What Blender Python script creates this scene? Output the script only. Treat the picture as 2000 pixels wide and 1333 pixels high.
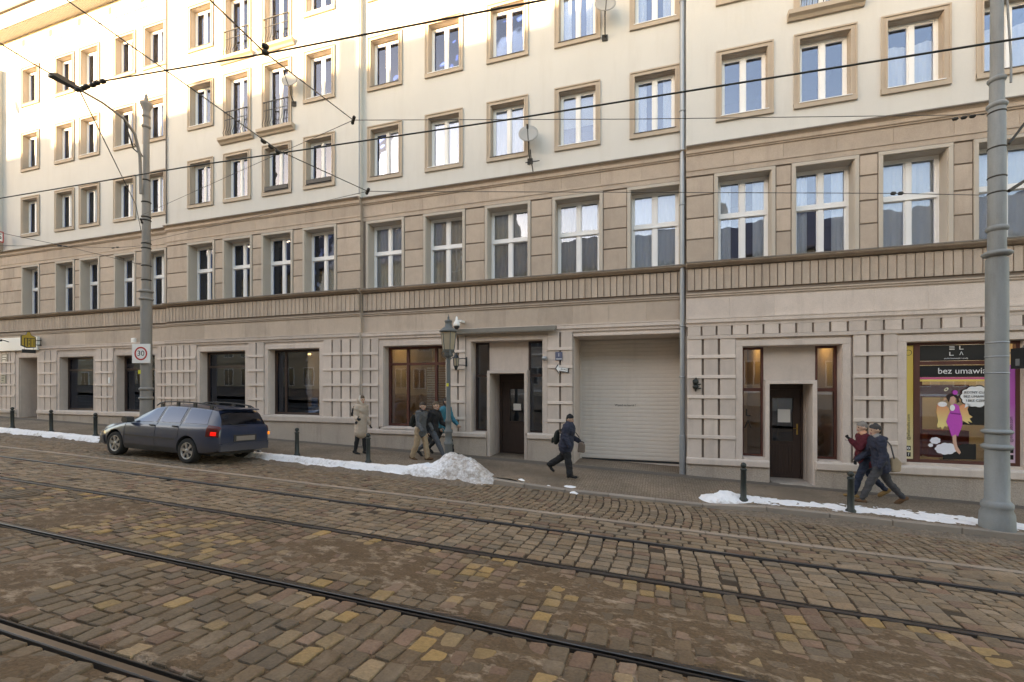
import bpy, bmesh, math, random
import numpy as np
from mathutils import Vector, Matrix, Euler
R = math.radians
random.seed(7)
for o in list(bpy.data.objects): bpy.data.objects.remove(o)
sc = bpy.context.scene
C = sc.collection

# ------------------------------------------------------------------ camera
# X runs along the facade to the right, Y away from the camera, Z up; eye level is Z = 0
cam = bpy.data.cameras.new('camera'); camo = bpy.data.objects.new('camera', cam); C.objects.link(camo)
camo.location = (0, 0, 0); camo.rotation_euler = (R(90), 0, R(17.957))
cam.sensor_width = 36; cam.lens = 16.0; cam.shift_y = 0.04275
cam.clip_start = 0.05; cam.clip_end = 600
sc.camera = camo
# ------------------------------------------------------------------ light
SUN_EL, SUN_AZ = 8.5, 35.0            # degrees; azimuth measured from straight behind the camera towards the left
sv = Vector((-math.sin(R(SUN_AZ))*math.cos(R(SUN_EL)), -math.cos(R(SUN_AZ))*math.cos(R(SUN_EL)), math.sin(R(SUN_EL))))
sun = bpy.data.lights.new('sun', 'SUN'); suno = bpy.data.objects.new('sun', sun); C.objects.link(suno)
sun.energy = 3.2; sun.angle = R(0.6); sun.color = (1.0, 0.84, 0.60)
suno.rotation_euler = sv.to_track_quat('Z', 'Y').to_euler(); suno.location = (-20, -30, 30)
w = bpy.data.worlds.new('World'); sc.world = w; w.use_nodes = True
nt = w.node_tree; nt.nodes.clear()
sky = nt.nodes.new('ShaderNodeTexSky'); sky.sky_type = 'NISHITA'; sky.sun_disc = False
sky.sun_elevation = R(SUN_EL); sky.sun_rotation = math.atan2(sv.x, sv.y)
sky.altitude = 80; sky.air_density = 1.0; sky.dust_density = 0.9; sky.ozone_density = 1.6
bg = nt.nodes.new('ShaderNodeBackground'); bg.inputs[1].default_value = 0.15
wo = nt.nodes.new('ShaderNodeOutputWorld')
nt.links.new(sky.outputs[0], bg.inputs[0]); nt.links.new(bg.outputs[0], wo.inputs[0])
vs = sc.view_settings
vs.view_transform = 'Standard'; vs.look = 'None'; vs.gamma = 1.0; vs.use_curve_mapping = False
vs.exposure = 2.95
vs.use_white_balance = True; vs.white_balance_temperature = 9700; vs.white_balance_tint = 19
sc.cycles.use_denoising = True
sc.cycles.max_bounces = 8; sc.cycles.diffuse_bounces = 3; sc.cycles.glossy_bounces = 4
sc.cycles.transparent_max_bounces = 10; sc.cycles.transmission_bounces = 4

# ------------------------------------------------------------------ materials
MATS = {}
def mat(name, col, rough=0.8, var=0.10, scale=1.5, bump=0.0, bscale=60, rnd=0.0, metal=0.0, spec=0.4, stain=0.0, stain_col=(0.05, 0.04, 0.03), stretch=(1, 1, 1), emit=None, objcol=False, attr=None, coat=0.0, fine=0.06):
    if name in MATS: return MATS[name]
    m = bpy.data.materials.new(name); m.use_nodes = True
    t = m.node_tree; N = t.nodes; L = t.links
    b = N['Principled BSDF']
    b.inputs['Roughness'].default_value = rough; b.inputs['Metallic'].default_value = metal
    b.inputs['Specular IOR Level'].default_value = spec
    if coat: b.inputs['Coat Weight'].default_value = coat; b.inputs['Coat Roughness'].default_value = 0.08
    geo = N.new('ShaderNodeNewGeometry')
    mp = N.new('ShaderNodeMapping'); mp.inputs['Scale'].default_value = stretch; L.new(geo.outputs['Position'], mp.inputs[0])
    n1 = N.new('ShaderNodeTexNoise'); n1.inputs['Scale'].default_value = scale; n1.inputs['Detail'].default_value = 6; n1.inputs['Roughness'].default_value = 0.62
    L.new(mp.outputs[0], n1.inputs['Vector'])
    n2 = N.new('ShaderNodeTexNoise'); n2.inputs['Scale'].default_value = bscale; n2.inputs['Detail'].default_value = 3
    L.new(geo.outputs['Position'], n2.inputs['Vector'])
    # brightness factor = 1 + var*(n1-.5)*2 + fine*(n2-.5)*2 (+ rnd per object)
    def math_(op, a, bb):
        nd = N.new('ShaderNodeMath'); nd.operation = op
        for i, v in enumerate((a, bb)):
            if isinstance(v, (int, float)): nd.inputs[i].default_value = v
            else: L.new(v, nd.inputs[i])
        return nd.outputs[0]
    k = math_('MULTIPLY_ADD', n1.outputs[0], 2.6*var); k.node.inputs[2].default_value = 1 - 1.3*var
    k2 = math_('MULTIPLY_ADD', n2.outputs[0], 2*fine); k2.node.inputs[2].default_value = 1 - fine
    k = math_('MULTIPLY', k, k2)
    oi = None
    if rnd or objcol: oi = N.new('ShaderNodeObjectInfo')
    if rnd:
        k3 = math_('MULTIPLY_ADD', oi.outputs['Random'], 2*rnd); k3.node.inputs[2].default_value = 1 - rnd
        k = math_('MULTIPLY', k, k3)
    vm = N.new('ShaderNodeVectorMath'); vm.operation = 'SCALE'
    vm.inputs[0].default_value = col
    if objcol: L.new(oi.outputs['Color'], vm.inputs[0])
    if attr:
        at = N.new('ShaderNodeAttribute'); at.attribute_name = attr; L.new(at.outputs['Color'], vm.inputs[0])
    L.new(k, vm.inputs['Scale'])
    out = vm.outputs[0]
    if stain:
        n3 = N.new('ShaderNodeTexNoise'); n3.inputs['Scale'].default_value = 0.9; n3.inputs['Detail'].default_value = 8; n3.inputs['Roughness'].default_value = 0.7
        mp3 = N.new('ShaderNodeMapping'); mp3.inputs['Scale'].default_value = (3.0, 3.0, 0.42); L.new(geo.outputs['Position'], mp3.inputs[0]); L.new(mp3.outputs[0], n3.inputs['Vector'])
        rp = N.new('ShaderNodeValToRGB'); rp.color_ramp.elements[0].position = 0.5; rp.color_ramp.elements[1].position = 0.78
        L.new(n3.outputs[0], rp.inputs[0])
        f = math_('MULTIPLY', rp.outputs[0], stain)
        mx = N.new('ShaderNodeMix'); mx.data_type = 'RGBA'
        L.new(f, mx.inputs[0]); L.new(out, mx.inputs[6]); mx.inputs[7].default_value = (*stain_col, 1)
        out = mx.outputs[2]
    L.new(out, b.inputs['Base Color'])
    if bump:
        bp = N.new('ShaderNodeBump'); bp.inputs['Strength'].default_value = 1.0; bp.inputs['Distance'].default_value = bump
        L.new(n2.outputs[0], bp.inputs['Height']); L.new(bp.outputs[0], b.inputs['Normal'])
    if emit:
        b.inputs['Emission Color'].default_value = (*emit[0], 1); b.inputs['Emission Strength'].default_value = emit[1]
    MATS[name] = m
    return m

def glass_mat(name, tint=(0.9, 0.93, 0.93), base=0.10, wob=0.0006, rough=0.0, ior=1.5):
    if name in MATS: return MATS[name]
    m = bpy.data.materials.new(name); m.use_nodes = True
    t = m.node_tree; N = t.nodes; L = t.links; N.clear()
    o = N.new('ShaderNodeOutputMaterial'); mx = N.new('ShaderNodeMixShader')
    tr = N.new('ShaderNodeBsdfTransparent'); tr.inputs[0].default_value = (*tint, 1)
    gl = N.new('ShaderNodeBsdfGlossy'); gl.inputs['Roughness'].default_value = rough; gl.inputs['Color'].default_value = (0.70, 0.79, 1.0, 1)
    fr = N.new('ShaderNodeFresnel'); fr.inputs[0].default_value = ior
    ma = N.new('ShaderNodeMath'); ma.operation = 'MULTIPLY_ADD'; ma.inputs[1].default_value = 1 - base; ma.inputs[2].default_value = base
    L.new(fr.outputs[0], ma.inputs[0]); L.new(ma.outputs[0], mx.inputs[0]); L.new(tr.outputs[0], mx.inputs[1]); L.new(gl.outputs[0], mx.inputs[2])
    if wob:
        geo = N.new('ShaderNodeNewGeometry'); n = N.new('ShaderNodeTexNoise'); n.inputs['Scale'].default_value = 2.3; n.inputs['Detail'].default_value = 1
        L.new(geo.outputs['Position'], n.inputs['Vector'])
        bp = N.new('ShaderNodeBump'); bp.inputs['Distance'].default_value = wob*4; bp.inputs['Strength'].default_value = 1
        L.new(n.outputs[0], bp.inputs['Height']); L.new(bp.outputs[0], gl.inputs['Normal']); L.new(bp.outputs[0], fr.inputs['Normal'])
    L.new(mx.outputs[0], o.inputs[0]); MATS[name] = m
    return m

# ------------------------------------------------------------------ mesh helpers
LATHE_K = 1.0
class MB:
    def __init__(s): s.v = []; s.f = []; s.m = []; s.sm = []
    def add(s, vs, fs, mi=0, smooth=False):
        b = len(s.v); s.v += [tuple(p) for p in vs]
        for f in fs: s.f.append(tuple(b+i for i in f)); s.m.append(mi); s.sm.append(smooth)
        return s
    def quad(s, a, b, c, d, mi=0): return s.add([a, b, c, d], [(0, 1, 2, 3)], mi)
    def box(s, x0, x1, y0, y1, z0, z1, mi=0, bev=0.0):
        if x1 < x0: x0, x1 = x1, x0
        if y1 < y0: y0, y1 = y1, y0
        if z1 < z0: z0, z1 = z1, z0
        if not bev:
            v = [(x0, y0, z0), (x1, y0, z0), (x1, y1, z0), (x0, y1, z0), (x0, y0, z1), (x1, y0, z1), (x1, y1, z1), (x0, y1, z1)]
            return s.add(v, [(0, 3, 2, 1), (4, 5, 6, 7), (0, 1, 5, 4), (1, 2, 6, 5), (2, 3, 7, 6), (3, 0, 4, 7)], mi)
        b = bev        # chamfer on the street-side (y0) edges
        v = [(x0+b, y0, z0+b), (x1-b, y0, z0+b), (x1-b, y0, z1-b), (x0+b, y0, z1-b), (x0, y0+b, z0), (x1, y0+b, z0), (x1, y0+b, z1), (x0, y0+b, z1),
             (x0, y1, z0), (x1, y1, z0), (x1, y1, z1), (x0, y1, z1)]
        return s.add(v, [(0, 1, 2, 3), (0, 4, 5, 1), (1, 5, 6, 2), (2, 6, 7, 3), (3, 7, 4, 0), (4, 8, 9, 5), (5, 9, 10, 6), (6, 10, 11, 7), (7, 11, 8, 4), (8, 11, 10, 9)], mi)
    def prism(s, poly, axis, a, b, mi=0):
        # poly in the two other axes; axis 'x': (y,z), 'y': (x,z), 'z': (x,y)
        n = len(poly)
        def P(p, t): return {'x': (t, p[0], p[1]), 'y': (p[0], t, p[1]), 'z': (p[0], p[1], t)}[axis]
        v = [P(p, a) for p in poly]+[P(p, b) for p in poly]
        fs = [tuple(range(n))[::-1], tuple(range(n, 2*n))]+[(i, (i+1) % n, n+(i+1) % n, n+i) for i in range(n)]
        return s.add(v, fs, mi)
    def tube(s, pts, rad, n=8, mi=0, cap=True, smooth=True):
        pts = [Vector(p) for p in pts]
        rads = rad if isinstance(rad, (list, tuple)) else [rad]*len(pts)
        rings = []; up = None
        for i, p in enumerate(pts):
            t = (pts[min(i+1, len(pts)-1)]-pts[max(i-1, 0)]).normalized()
            if up is None:
                up = Vector((0, 0, 1)) if abs(t.z) < 0.9 else Vector((1, 0, 0))
            x = t.cross(up).normalized(); up = x.cross(t).normalized()
            rings.append([p+(x*math.cos(2*math.pi*k/n)+up*math.sin(2*math.pi*k/n))*rads[i] for k in range(n)])
        v = [q for r in rings for q in r]; fs = []
        for i in range(len(pts)-1):
            for k in range(n): fs.append((i*n+k, i*n+(k+1) % n, (i+1)*n+(k+1) % n, (i+1)*n+k))
        s.add(v, fs, mi, smooth)
        if cap:
            s.add(rings[0], [tuple(range(n))[::-1]], mi); s.add(rings[-1], [tuple(range(n))], mi)
        return s
    def lathe(s, prof, c=(0, 0, 0), n=20, mi=0, axis='z', smooth=True, a0=0.0, cap=True):
        v = []; fs = []
        for r, h in [(r*LATHE_K, h) for r, h in prof]:
            for k in range(n):
                a = a0+2*math.pi*k/n; x, y = r*math.cos(a), r*math.sin(a)
                p = {'z': (x, y, h), 'y': (x, h, y), 'x': (h, x, y)}[axis]
                v.append((c[0]+p[0], c[1]+p[1], c[2]+p[2]))
        for i in range(len(prof)-1):
            for k in range(n): fs.append((i*n+k, i*n+(k+1) % n, (i+1)*n+(k+1) % n, (i+1)*n+k))
        s.add(v, fs, mi, smooth)
        if cap: s.add(v[:n], [tuple(range(n))[::-1]], mi); s.add(v[-n:], [tuple(range(n))], mi)
        return s
    def mesh(s, name, mats):
        me = bpy.data.meshes.new(name); me.from_pydata(s.v, [], s.f)
        for mm in (mats if isinstance(mats, (list, tuple)) else [mats]): me.materials.append(mm)
        me.polygons.foreach_set('material_index', s.m); me.polygons.foreach_set('use_smooth', s.sm)
        bm = bmesh.new(); bm.from_mesh(me); bmesh.ops.recalc_face_normals(bm, faces=bm.faces); bm.to_mesh(me); bm.free()
        me.update(); return me
    def build(s, name, mats, parent=None, loc=None):
        return link(name, s.mesh(name, mats), parent, loc)

def link(name, data, parent=None, loc=None, rot=None, scale=None):
    o = bpy.data.objects.new(name, data); C.objects.link(o)
    if parent: o.parent = parent
    if loc is not None: o.location = loc
    if rot is not None: o.rotation_euler = rot
    if scale is not None: o.scale = scale
    return o
def tag(o, label=None, cat=None, group=None, kind=None):
    for k, v in (('label', label), ('category', cat), ('group', group), ('kind', kind)):
        if v: o[k] = v
    return o
def thing(name, label, cat, loc=(0, 0, 0), rz=0.0, group=None):
    o = link(name, None, None, loc, (0, 0, rz)); o.empty_display_size = 0.2
    return tag(o, label, cat, group)
MCACHE = {}
def shared(key, fn):
    if key not in MCACHE: MCACHE[key] = fn()
    return MCACHE[key]
def text_mesh(body, size, ext=0.002, align='CENTER'):
    cu = bpy.data.curves.new('lettering', 'FONT'); cu.body = body; cu.size = size; cu.extrude = ext; cu.align_x = align; cu.align_y = 'CENTER'; cu.resolution_u = 3
    o = bpy.data.objects.new('tmp', cu); C.objects.link(o)
    dg = bpy.context.evaluated_depsgraph_get(); me = bpy.data.meshes.new_from_object(o.evaluated_get(dg))
    bpy.data.objects.remove(o); return me
def lettering(body, size, m, parent, loc, rot=(R(90), 0, 0), sx=1.0, ext=0.002, name='lettering'):
    me = text_mesh(body, size, ext); me.materials.clear(); me.materials.append(m)
    return link(name, me, parent, loc, rot, (sx, 1, 1))

# ------------------------------------------------------------------ ground profile
def g(s):
    s = max(-60, min(40, s)); return -2.26-.0355*s-.0002*s*s          # pavement level along the facade
def road(s, d): return g(s)-.13+.055*(9.8-d)
# ================================================================== palette
plaster = mat('cream_plaster', (.585, .566, .532), .9, .05, .7, .0015, 90, stain=.24, stain_col=(.42, .375, .32))
stone = mat('tan_cast_stone', (.46, .365, .295), .9, .12, 4.5, .006, 75, rnd=.11, stain=.5, stain_col=(.26, .195, .155), fine=.24)
stone_lo = mat('grey_pink_cast_stone', (.58, .485, .425), .9, .11, 4.0, .006, 80, rnd=.11, stain=.5, stain_col=(.33, .27, .235), fine=.2)
stone_bk = mat('mortar_and_groove_shade', (.215, .17, .14), .95, .1, 2, .002, 90)  # dark tone also stands in for shade in pier grooves and flute gaps
band_m = mat('pale_cast_stone_band', (.66, .56, .495), .9, .09, 4.0, .004, 80, rnd=.06, stain=.3, stain_col=(.40, .33, .29), fine=.15)
plinth_m = mat('roughcast_plinth', (.43, .36, .305), .95, .12, 1.1, .02, 45, fine=.3, stain=.6, stain_col=(.20, .16, .135))
surr_m = mat('brown_stone_surround', (.45, .365, .29), .85, .1, 2, .0015, 120, rnd=.05)
jamb_m = mat('pale_stone_jamb', (.47, .41, .35), .85, .07, 1.6, .0015, 120, rnd=.03)
pvc = mat('white_window_paint', (.80, .80, .79), .45, .03, 2)
wood_dk = mat('dark_red_brown_wood', (.050, .030, .024), .5, .2, 3, stretch=(6, 6, 1))
wood_red = mat('red_brown_wood', (.105, .036, .026), .5, .2, 3, stretch=(6, 6, 1))
sillm = mat('dark_sheet_sill', (.10, .09, .085), .6, .15)
leadm = mat('weathered_ledge_sheet', (.21, .18, .155), .7, .2, 2)
steel = mat('galvanised_steel', (.30, .32, .34), .45, .12, 2, metal=.5)
iron = mat('black_iron', (.025, .027, .03), .5, .2)
glass = glass_mat('window_glass', base=.07)
glass_up = glass_mat('upper_window_glass', base=.09)
glass_sh = glass_mat('shop_glass', base=.07, wob=.00008)
room_m = mat('dim_room', (.22, .19, .17), .9, .1)
room_w = mat('pale_room', (.45, .40, .34), .9, .1)
curt_w = mat('white_net_curtain', (.72, .72, .73), .9, .06, 4)
curt_t = mat('tan_curtain', (.58, .50, .42), .9, .1, 4)
curt_b = mat('slate_blue_curtain', (.10, .16, .24), .9, .15, 4)
blind_m = mat('white_blind', (.70, .69, .66), .7, .05)
lamp_fill_glow = mat('lamp_and_fill_glow', (.9, .8, .5), .5, emit=((1.0, .64, .24), 1.1))
roof_m = mat('roof_tiles', (.17, .10, .085), .8, .2, 3, .01, 20)

DA, DB, DC, DD = 12.5, 12.37, 12.5, 12.34
bldL = thing('apartment_building', 'long cream apartment building with tan stone lower storeys and a wide roller shutter', 'building', (-14, DA, g(-14)))
bldR = thing('corner_building', 'cream and stone building right of the grey downpipe, with beauty salon window', 'building', (4, DD, g(4)))
for b in (bldL, bldR): b['_o'] = 1; del b['_o']
def P(parent):      # parent inverse so that world coordinates may be used for children
    return parent
def child(mb_or_mesh, name, mats, parent, loc=None, rot=None, scale=None):
    me = mb_or_mesh.mesh(name, mats) if isinstance(mb_or_mesh, MB) else mb_or_mesh
    o = bpy.data.objects.new(name, me); C.objects.link(o); o.parent = parent
    # world placement regardless of the parent's own place
    o.matrix_parent_inverse = world_of(parent).inverted()
    if loc is not None: o.location = loc
    if rot is not None: o.rotation_euler = rot
    if scale is not None: o.scale = scale
    return o
def world_of(o):
    m = Matrix.LocRotScale(o.location, o.rotation_euler, o.scale)
    return world_of(o.parent) @ o.matrix_parent_inverse @ m if o.parent else m

def holes_wall(s0, s1, z0, z1, D, holes):
    xs = sorted({s0, s1, *[v for h in holes for v in h[:2] if s0 < v < s1]}); zs = sorted({z0, z1, *[v for h in holes for v in h[2:4] if z0 < v < z1]})
    mb = MB()
    for i in range(len(xs)-1):
        for j in range(len(zs)-1):
            cx_, cz_ = (xs[i]+xs[i+1])/2, (zs[j]+zs[j+1])/2
            if any(h[0] < cx_ < h[1] and h[2] < cz_ < h[3] for h in holes): continue
            mb.quad((xs[i], D, zs[j]), (xs[i+1], D, zs[j]), (xs[i+1], D, zs[j+1]), (xs[i], D, zs[j+1]))
    return mb
def lining(mb, a, b, c, d, y0, y1, bottom=True, mi=0, t=.012):
    mb.box(a, a+t, y0, y1, c, d, mi); mb.box(b-t, b, y0, y1, c, d, mi); mb.box(a+t, b-t, y0, y1, d-t, d, mi)
    if bottom: mb.box(a+t, b-t, y0, y1, c, c+t, mi)
def room_box(a, b, c, d, y, depth, parent, m, ex=.25):
    mb = MB(); a -= ex; b += ex; c -= .35; d += .25
    v = [(a, y, c), (b, y, c), (b, y, d), (a, y, d), (a, y+depth, c), (b, y+depth, c), (b, y+depth, d), (a, y+depth, d)]
    mb.add(v, [(4, 5, 6, 7), (0, 1, 5, 4), (1, 2, 6, 5), (2, 3, 7, 6), (3, 0, 4, 7)])
    return child(mb, 'room', m, parent)
def curtain(a, b, c, d, y, parent, m, waves=9, amp=.018, name='curtain', scallop=0.0):
    mb = MB(); n = max(12, int((b-a)*44)); rows = 3 if not scallop else 7; vv = []
    ph = random.random()*6
    for j in range(rows+1):
        for i in range(n+1):
            t = i/n; k = j/rows
            top = d-(scallop*(.5+.5*math.cos(t*math.pi*4)) if scallop else 0)
            yy = y+amp*math.sin(t*waves*2*math.pi+ph+.4*math.sin(3*k+ph))*(.6+.4*k)
            vv.append((a+(b-a)*t, yy, c+(top-c)*(1-k)))
    fs = [(j*(n+1)+i, j*(n+1)+i+1, (j+1)*(n+1)+i+1, (j+1)*(n+1)+i) for j in range(rows) for i in range(n)]
    mb.add(vv, fs, 0, True); return child(mb, name, m, parent)
def blind(a, b, c, d, y, parent, pitch=.05):
    mb = MB(); z = d
    while z > c+pitch:
        mb.add([(a, y, z), (b, y, z), (b, y+.022, z-.036), (a, y+.022, z-.036), (a, y+.003, z+.002), (b, y+.003, z+.002), (b, y+.025, z-.034), (a, y+.025, z-.034)],
               [(0, 1, 2, 3), (7, 6, 5, 4), (0, 4, 5, 1), (2, 6, 7, 3)]); z -= pitch
    o = child(mb, 'blind', blind_m, parent); return o
def win_frame(mb, a, b, c, d, y, fr=.055, mull=.09, transom=None, trw=.085, th=.07):
    # outer frame, mullion, transom and a thinner sash bead round each light; returns the lights
    mb.box(a, a+fr, y, y+th, c, d); mb.box(b-fr, b, y, y+th, c, d); mb.box(a+fr, b-fr, y, y+th, d-fr, d); mb.box(a+fr, b-fr, y, y+th, c, c+fr)
    a2, b2, c2, d2 = a+fr, b-fr, c+fr, d-fr; rows = [(c2, d2)]
    if transom:
        mb.box(a2, b2, y-.015, y+th, transom-trw/2, transom+trw/2); mb.box(a2, b2, y-.035, y-.015, transom-trw/2-.01, transom-trw/2+.02)
        rows = [(c2, transom-trw/2), (transom+trw/2, d2)]
    L = []
    for r0, r1 in rows:
        if mull:
            m = (a2+b2)/2; mb.box(m-mull/2, m+mull/2, y-.01, y+th, r0, r1); cols = [(a2, m-mull/2), (m+mull/2, b2)]
        else: cols = [(a2, b2)]
        for p, q in cols:
            e = .028
            mb.box(p, p+e, y+.012, y+th-.01, r0, r1); mb.box(q-e, q, y+.012, y+th-.01, r0, r1)
            mb.box(p+e, q-e, y+.012, y+th-.01, r0, r0+e); mb.box(p+e, q-e, y+.012, y+th-.01, r1-e, r1); L.append((p+e, q-e, r0+e, r1-e))
    return L
def pane(l, y, parent, m):
    mb = MB(); mb.box(l[0]-.008, l[1]+.008, y, y+.006, l[2]-.008, l[3]+.008)
    # every sash hangs a hair out of true, so that each light mirrors its own piece of sky
    me = mb.mesh('pane', m); ctr = Vector(((l[0]+l[1])/2, y, (l[2]+l[3])/2))
    me.transform(Matrix.Translation(-ctr)); me.transform(Euler((R(random.uniform(-.35, .35)), 0, R(random.uniform(-.5, .5)))).to_matrix().to_4x4()); me.transform(Matrix.Translation(ctr))
    return child(me, 'pane', None, parent)

def cream_window(b, sc_, z0, z1, D, w=1.25, dress='rand', door=False):
    a, c_ = sc_-w/2, sc_+w/2; e = .115; zl = z0
    oa, ob, oc, od = a+e, c_-e, (z0+.10 if not door else z0), z1-e
    # window frame is the part; the rest are its sub-parts
    mb = MB(); y = D+.17; L = win_frame(mb, oa+.012, ob-.012, oc+.02, od-.012, y)
    win = child(mb, 'window' if not door else 'balcony_door', pvc, b)
    s = MB()
    for k, (wd, pr) in enumerate(((e, .028), (e*.62, .045), (.03, .06))):      # stepped architrave, outermost step lowest
        pass
    s.box(a, c_, D-.028, D+.01, z1-e, z1); s.box(a, a+e, D-.028, D+.01, z0, z1-e); s.box(c_-e, c_, D-.028, D+.01, z0, z1-e)
    s.box(a-.012, c_+.012, D-.05, D-.028, z1-.028, z1+.008); s.box(a-.012, a+.024, D-.045, D-.028, z0, z1-.028); s.box(c_-.024, c_+.012, D-.045, D-.028, z0, z1-.028)
    s.box(a+e-.035, c_-e+.035, D-.042, D-.028, z1-e, z1-e+.035); s.box(a+e-.035, a+e, D-.042, D-.028, z0+.1, z1-e); s.box(c_-e, c_-e+.035, D-.042, D-.028, z0+.1, z1-e)
    if not door: s.box(a-.012, c_+.012, D-.055, D+.01, z0-.03, z0+.095)
    lining(s, oa, ob, oc, od, D+.01, D+.20)
    child(s, 'surround', surr_m, win)
    if not door:
        q = MB(); q.add([(oa-.02, D-.07, oc-.004), (ob+.02, D-.07, oc-.004), (ob+.02, y, oc+.03), (oa-.02, y, oc+.03), (oa-.02, D-.07, oc-.02), (ob+.02, D-.07, oc-.02), (ob+.02, y, oc+.012), (oa-.02, y, oc+.012)],
                        [(0, 1, 2, 3), (7, 6, 5, 4), (0, 4, 5, 1), (1, 5, 6, 2), (3, 7, 4, 0)]); child(q, 'sill', pvc if random.random() < .6 else sillm, win)
    for l in L: pane(l, y+.03, win, glass_up)
    room_box(oa, ob, oc, od, D+.25, 2.4, win, room_m)
    dr = random.choice(['net', 'net', 'net', 'blind', 'half', 'side', 'net']) if dress == 'rand' else dress
    yc = D+.275
    if dr == 'net': curtain(oa-.16, ob+.16, oc, od-.02, yc, win, curt_w)
    elif dr == 'half': curtain(oa-.16, ob+.16, oc, oc+(od-oc)*.72, yc, win, curt_w, scallop=.06)
    elif dr == 'side':
        curtain(oa-.1, oa+.3, oc, od, yc, win, curt_w, 4); curtain(ob-.3, ob+.1, oc, od, yc, win, curt_w, 4)
    elif dr == 'blind': blind(oa-.14, ob+.14, oc+random.choice([0, .3, .6]), od, yc, win)
    return (a+e, c_-e, oc, od), win

def tall_window(b, sc_, D, w, dress='rand', tr=4.26):
    z0, z1 = 3.09, 5.25; e = .085; a, c_ = sc_-w/2, sc_+w/2; oa, ob, od = a+e, c_-e, z1-e; y = D+.30
    mb = MB(); L = win_frame(mb, oa+.012, ob-.012, z0+.01, od-.012, y, .06, .10, tr, .10)
    win = child(mb, 'window', pvc, b)
    s = MB(); s.box(a, c_, D-.03, D+.01, z1-e, z1, 0, .006); s.box(a, a+e, D-.03, D+.01, z0, z1-e, 0, .006); s.box(c_-e, c_, D-.03, D+.01, z0, z1-e, 0, .006)
    lining(s, oa, ob, z0, od, D+.01, D+.33); child(s, 'jamb', jamb_m, win)
    for l in L: pane(l, y+.03, win, glass if random.random() < .45 else glass_up)
    room_box(oa, ob, z0, od, D+.38, 2.6, win, room_m); yc = D+.395
    dr = random.choice(['tan', 'net', 'net', 'side', 'tan', 'net']) if dress == 'rand' else dress
    if dr == 'net': curtain(oa-.18, ob+.18, z0, od, yc, win, curt_w, 12, .012)
    elif dr == 'tan': curtain(oa-.18, ob+.18, z0, od, yc, win, curt_t, 11, .02)
    elif dr == 'blue': curtain(oa-.18, ob+.18, z0, z0+1.3, yc, win, curt_b, 5, .02)
    elif dr == 'side':
        curtain(oa-.1, oa+.34, z0, od, yc, win, curt_w, 5); curtain(ob-.34, ob+.1, z0, od, yc, win, curt_w, 5)
    return (oa, ob, z0, od)

# ================================================================== sections of the two facades
SEC = {  # s0, s1, plane, building, window centres, tall window width
 'A': (-31.5, -17.75, DA, bldL, [-29.0, -26.27, -23.95, -22.37, -20.26, -18.58], 1.25),
 'B': (-17.75, -9.10, DB, bldL, [-16.01, -14.26, -12.48, -10.71], 1.36),
 'C': (-9.10, .64, DC, bldL, [-8.29, -6.22, -4.19, -2.16, -.12], 1.40),
 'D': (.64, 12.6, DD, bldR, [1.97, 3.66, 5.38, 7.08, 8.8, 10.5], 1.35)}
ROWS = [(6.55, 8.27), (9.43, 11.13), (12.30, 14.0)]
DRESS = {('C', 0, 0): 'net', ('C', 0, 1): 'net', ('C', 0, 2): 'net', ('C', 0, 3): 'blind', ('C', 0, 4): 'side', ('D', 0, 0): 'none', ('D', 0, 1): 'none', ('D', 0, 2): 'half', ('D', 0, 3): 'half',
         ('C', 1, 3): 'side', ('C', 1, 4): 'side', ('C', 1, 2): 'none', ('C', 1, 1): 'none', ('C', 1, 0): 'none'}
TDRESS = {('C', 0): 'tan', ('C', 1): 'tan', ('C', 2): 'tan', ('C', 3): 'tan', ('C', 4): 'net', ('D', 0): 'side', ('D', 1): 'side', ('D', 2): 'net', ('B', 0): 'blue', ('B', 1): 'tan', ('B', 2): 'blue', ('B', 3): 'tan', ('A', 1): 'net', ('A', 2): 'net', ('A', 3): 'tan', ('A', 4): 'net', ('A', 5): 'side'}
def rail_balcony(b, win, sc_, z, D, w=1.02):
    mb = MB(); a, c_ = sc_-w/2, sc_+w/2; y = D-.075
    mb.box(a-.03, c_+.03, y-.014, y+.014, z+.90, z+.925); mb.box(a, c_, y-.008, y+.008, z+.62, z+.635)
    mb.box(a-.02, a, y-.012, D-.03, z+.90, z+.925); mb.box(c_, c_+.02, y-.012, D-.03, z+.90, z+.925)
    n = 9
    for k in range(n+1):
        x = a+(c_-a)*k/n
        mb.tube([(x, y, z+.90), (x, y, z+.42), (x, y-.03, z+.25), (x, y-.075, z+.14), (x, y-.04, z+.05), (x, y, z+.02)], .0085, 5)
    child(mb, 'railing', iron, win)
    s = MB(); s.prism([(D+.02, z-.20), (D-.06, z-.20), (D-.10, z-.14), (D-.17, z-.10), (D-.17, z+.0), (D+.02, z+.0)], 'x', a-.26, c_+.26); child(s, 'balcony_slab', surr_m, win)
BALC = {('B', 1, 1), ('B', 1, 2), ('B', 2, 1), ('B', 2, 2), ('D', 1, 1), ('D', 2, 1)}
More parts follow.
